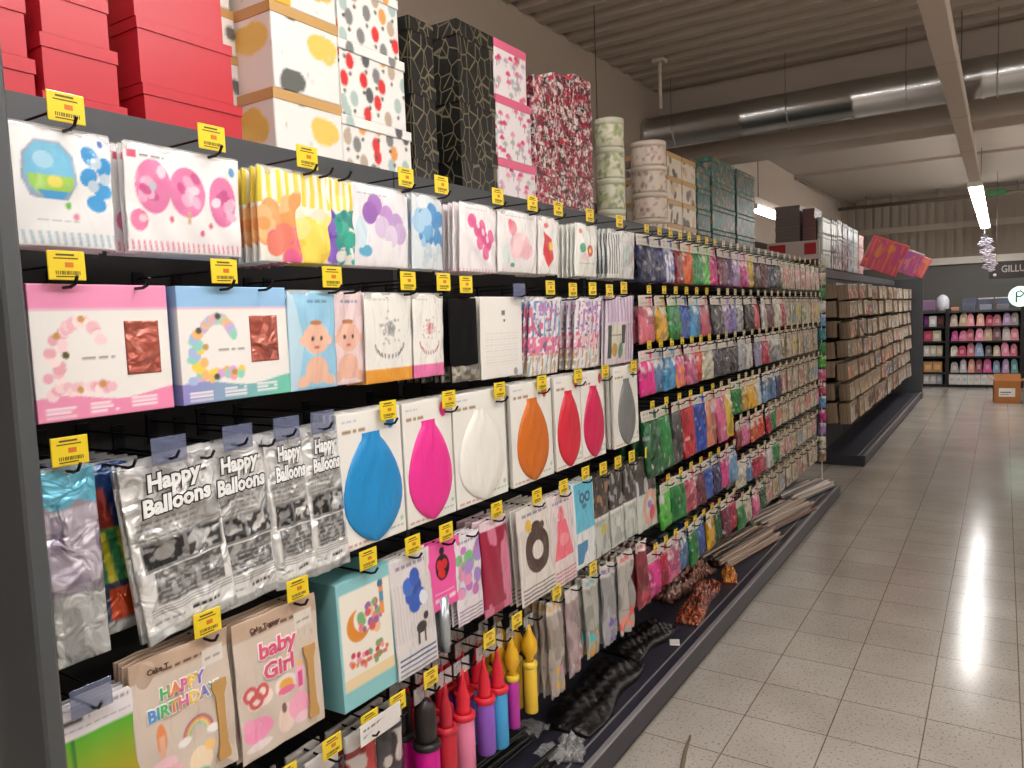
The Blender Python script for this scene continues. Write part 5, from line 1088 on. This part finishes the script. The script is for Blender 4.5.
rows = [(1.12, ['beige', 'tan', 'salmon pink', 'peach', 'crimson', 'rose', 'lilac', 'grey'], 'top'), (.85, ['magenta', 'pink', 'rose', 'pink', 'tan', 'brown', 'white', 'salmon pink'], 'second'), (.57, ['pale cream', 'crimson', 'rose', 'light blue', 'charcoal', 'beige', 'pink', 'rose'], 'third'), (.27, ['grey', 'silver', 'peach', 'wine', 'hot pink', 'light blue', 'lilac', 'teal'], 'fourth')]
for z, cl, rn in rows:
    for k, cn in enumerate(cl):
        x = .36 + k * .132; a, c = giftbag(cn, rnd.choice((.11, .125, .135)), rnd.choice((.19, .22, .245)), .1)
        t2 = thing('gift_bag', uniq('%s gift bag, %s from left on the %s shelf of the far wall unit' % (cn, ORD[k], rn)), 'gift bag', (x + rnd.uniform(-.012, .012), FY + rnd.uniform(.06, .14), z), (0, rnd.uniform(-.05, .05), rnd.uniform(-.3, .3)), 'gift bags on the far wall shelves')
        ob('body', a, t2); ob('front_motif', c, t2)
    for k, cn in enumerate(cl):
        x = 1.5 + k * .132
        if k < 3:
            a, c = giftbag(cn, .12, .24, .1)
            t2 = thing('gift_bag', uniq('%s gift bag on the %s shelf right of the far bay post' % (cn, rn)), 'gift bag', (x, FY + .1, z), (0, 0, 0), 'gift bags on the far wall shelves')
            ob('body', a, t2); ob('front_motif', c, t2)
for k in range(11):
    w = .095; x = .33 + k * .1
    b = MB(); b.box((-w / 2, -.12, 0), (w / 2, .12, .19), SATIN, (222, 220, 216), bev=.003); m1 = b.mesh('carton'); b = MB(); b.box((-w * .3, -.122, .06), (w * .3, -.119, .13), SATIN, rnd.choice([(180, 190, 200), (200, 190, 190), (205, 205, 200)]))
    t2 = thing('white_box', uniq('white carton, %s from left on the bottom shelf of the far wall unit' % (ORD[k] if k < 10 else 'last')), 'box', (x, FY + .13, .05), (0, 0, 0), 'white cartons on the bottom shelf'); ob('carton', m1, t2); ob('label_print', b.mesh('label_print'), t2)
left = [(1.12, [('purple', .08), ('white', .12), ('brown', .12)]), (.85, [('rose', .14), ('pale cream', .14)]), (.57, [('white', .1), ('pale cream', .1), ('beige', .1)]), (.27, [('kraft', .15), ('kraft', .15)]), (.05, [('white', .1), ('white', .1), ('silver', .1)])]
for z, its in left:
    x = -.14
    for k, (cn, w) in enumerate(its):
        q = (206, 160, 108) if cn == 'kraft' else CLR[cn]
        b = MB(); b.box((0, 0, 0), (w, .3, .2), SATIN, q, bev=.004); b2 = MB(); b2.box((w * .2, -.003, .05), (w * .8, 0, .14), SATIN, tuple(min(255, v + 30) for v in q))
        t2 = thing('shelf_box', uniq('%s box, %s on the left far bay shelf %s' % (cn, ORD[k], {1.12: 'under the top', .85: 'second down', .57: 'third down', .27: 'above the bottom', .05: 'at the bottom'}[z])), 'box', (x, FY + .08, z), (0, 0, 0), 'boxes in the left far bay')
        ob('carton', b.mesh('carton'), t2); ob('front_label', b2.mesh('front_label'), t2); x += w + .006
# things on top of the far unit
def tub(label, x, w, h, cont):
    t2 = thing('storage_tub', label, 'plastic tub', (x, FY + .2, 1.401), (0, 0, 0), 'plastic tubs on top of the far unit')
    b = MB(); vs = []; 
    for z, s_ in ((0, .88), (h, 1)):
        vs += [(-w / 2 * s_, -.12 * s_, z), (w / 2 * s_, -.12 * s_, z), (w / 2 * s_, .12 * s_, z), (-w / 2 * s_, .12 * s_, z)]
    b.add(vs, [[0, 1, 5, 4], [1, 2, 6, 5], [2, 3, 7, 6], [3, 0, 4, 7], [3, 2, 1, 0]], CLEAR); ob('tub_body', b.mesh('tub_body'), t2)
    b = MB(); b.box((-w / 2 - .01, -.13, h), (w / 2 + .01, .13, h + .02), WHITEP if cont[0] > 200 else CLEAR, bev=.004); ob('lid', b.mesh('lid'), t2)
    b = MB(); b.box((-w * .42, -.1, .004), (w * .42, .1, h * .5), SATIN, cont, bev=.01); ob('contents', b.mesh('contents'), t2)
tub('grey clear plastic tub on the far unit, left of three', .58, .22, .2, (120, 116, 120)); tub('clear tub with white contents on the far unit, middle of three', .84, .22, .2, (232, 232, 232)); tub('clear tub with beige contents on the far unit, right of three', 1.1, .22, .2, (206, 180, 160))
b = MB(); b.lathe([(.03, 0), (.09, .01), (.11, .1), (.11, .2), (.085, .26), (.04, .3), (.02, .31)], mat('white_fabric', (226, 228, 238), rough=.8), n=24); tag(ob('white_lantern', b.mesh('white_lantern'), loc=(.16, FY + .15, 1.4)), 'white rounded lantern standing on top of the far unit', 'lantern')
b = MB(); b.box((-.14, -.1, 0), (.1, .1, .22), SATIN, (150, 120, 150), bev=.03); tag(ob('purple_bag', b.mesh('purple_bag'), loc=(-.05, FY + .2, 1.402)), 'dusky purple soft bag on top of the far unit at left', 'bag')
b = MB(); b.box((-.06, -.08, 0), (.06, .08, .07), SATIN, (214, 150, 120), bev=.01); tag(ob('peach_box', b.mesh('peach_box'), loc=(.36, FY + .15, 1.402)), 'small peach box on top of the far unit beside the lantern', 'box')
# round lit sign at the right edge
t = thing('round_lit_sign', 'round white lit sign with green tint above the far unit', 'sign', (1.36, FY - .05, 1.62))
b = MB(); b.lathe([(.17, -.02), (.18, 0), (.17, .02)], mat('lit_sign_face', (214, 240, 224), emit=(205, 240, 220), emit_s=1.3), n=36); o = ob('lit_face', b.mesh('lit_face'), t, (0, 0, 0), (PI / 2, 0, 0))
b = MB(); b.tube([(-.06, -.024, -.1), (-.06, -.024, .08), (.0, -.024, .1), (.05, -.024, .05), (.0, -.024, .0), (-.05, -.024, .0)], .014, mat('sign_green', (70, 110, 90), rough=.5)); ob('sign_stroke', b.mesh('sign_stroke'), t)
# hanging dark sign with lettering
t = thing('hanging_sign', 'dark hanging sign board with white letters GILLU', 'sign', (.9, 11.5, 1.93))
b = MB(); b.box((0, -.02, 0), (1.1, .02, .27), mat('sign_board', (44, 36, 38), rough=.5), bev=.004); ob('board', b.mesh('board'), t)
o = ob('lettering', text_mesh('GILLU', .16, PAPER, (170, 162, 158), .004, .002, 0, .8), t, (.34, -.022, .15), (0, 0, -PI / 2))
b = MB(); b.lathe([(.025, -.003), (.025, .003)], WHITEP, n=16); ob('dot_mark', b.mesh('dot_mark'), t, (.08, -.022, .06), (PI / 2, 0, 0))
for x in (.1, 1.0):
    b = MB(); b.tube([(x, 0, .27), (x, 0, ZC - 1.93)], .004, DARKMETAL); ob('hanger_wire', b.mesh('hanger_wire'), t)
# hanging white flower ball garland
t = thing('flower_garland', 'pale lilac white paper flower cluster hanging below the trunking end', 'decoration', (.885, 8.5, 2.45))
b = MB(); b.tube([(0, 0, 0), (-.02, 0, .45)], .006, WHITEP); b.box((-.03, -.02, -.02), (.03, .02, .02), DARKMETAL); ob('cord', b.mesh('cord'), t)
FLW = mat('paper_flower', (214, 206, 220), rough=.8)
for k in range(13):
    b = MB(); z = -.05 - .034 * k; x = .05 * math.sin(k * 2.1) + .006 * k; y = .05 * math.cos(k * 1.7)
    for q in range(5):
        a = q * 2 * PI / 5 + k; b.lathe([(.004, -.012), (.026, -.004), (.03, .006), (.012, .018)], FLW, n=8, at=(x + .026 * math.cos(a), y + .012, z + .026 * math.sin(a)))
    ob('flower', b.mesh('flower'), t)
# cardboard box on the floor
t = thing('cardboard_box', 'brown cardboard box with white label on the floor before the far unit', 'box', (1.17, 10.15, 0), (0, 0, .06))
KB_ = mat('corrugated_card', (176, 112, 58), rough=.7)
b = MB(); 
for a, c in (((-.17, -.15, 0), (.17, -.144, .34)), ((-.17, .144, 0), (.17, .15, .34)), ((-.17, -.15, 0), (-.164, .15, .34)), ((.164, -.15, 0), (.17, .15, .34)), ((-.17, -.15, 0), (.17, .15, .006))): b.box(a, c, KB_)
ob('carton', b.mesh('carton'), t)
for a, c, m_ in (((-.17, -.004, 0), (.17, 0, .12), Matrix.Translation((0, -.146, .34)) @ Matrix.Rotation(-.5, 4, 'X')), ((-.004, -.15, 0), (0, .15, .12), Matrix.Translation((-.166, 0, .34)) @ Matrix.Rotation(-.9, 4, 'Y')), ((0, -.15, 0), (.004, .15, .14), Matrix.Translation((.166, 0, .34)) @ Matrix.Rotation(1.25, 4, 'Y'))):
    b = MB(); b.box(a, c, KB_, M=m_); ob('flap', b.mesh('flap'), t)
b = MB(); b.box((-.11, -.1525, .1), (.1, -.15, .23), WHITEP); b.box((-.09, -.153, .16), (.05, -.1525, .175), INK); b.box((-.09, -.153, .13), (.02, -.1525, .138), INK); ob('white_label', b.mesh('white_label'), t)
b = MB(); b.box((-.13, -.12, .2), (.13, .12, .3), mat('dark_goods', (50, 46, 50), rough=.6), bev=.02); ob('contents', b.mesh('contents'), t)
t = thing('cardboard_box', 'brown carton standing right of the labelled box on the floor', 'box', (1.56, 10.25, 0))
b = MB(); b.box((-.17, -.15, 0), (.17, .15, .3), KB_, bev=.003); ob('carton', b.mesh('carton'), t); b = MB(); b.box((-.17, -.03, .3), (.17, .03, .302), KRAFT); ob('tape', b.mesh('tape'), t)

S.view_settings.view_transform = 'Standard'; S.view_settings.look = 'None'; S.view_settings.gamma = 1; S.view_settings.use_curve_mapping = False
S.view_settings.exposure = 0.06
S.cycles.use_denoising = True
S.cycles.max_bounces = 6
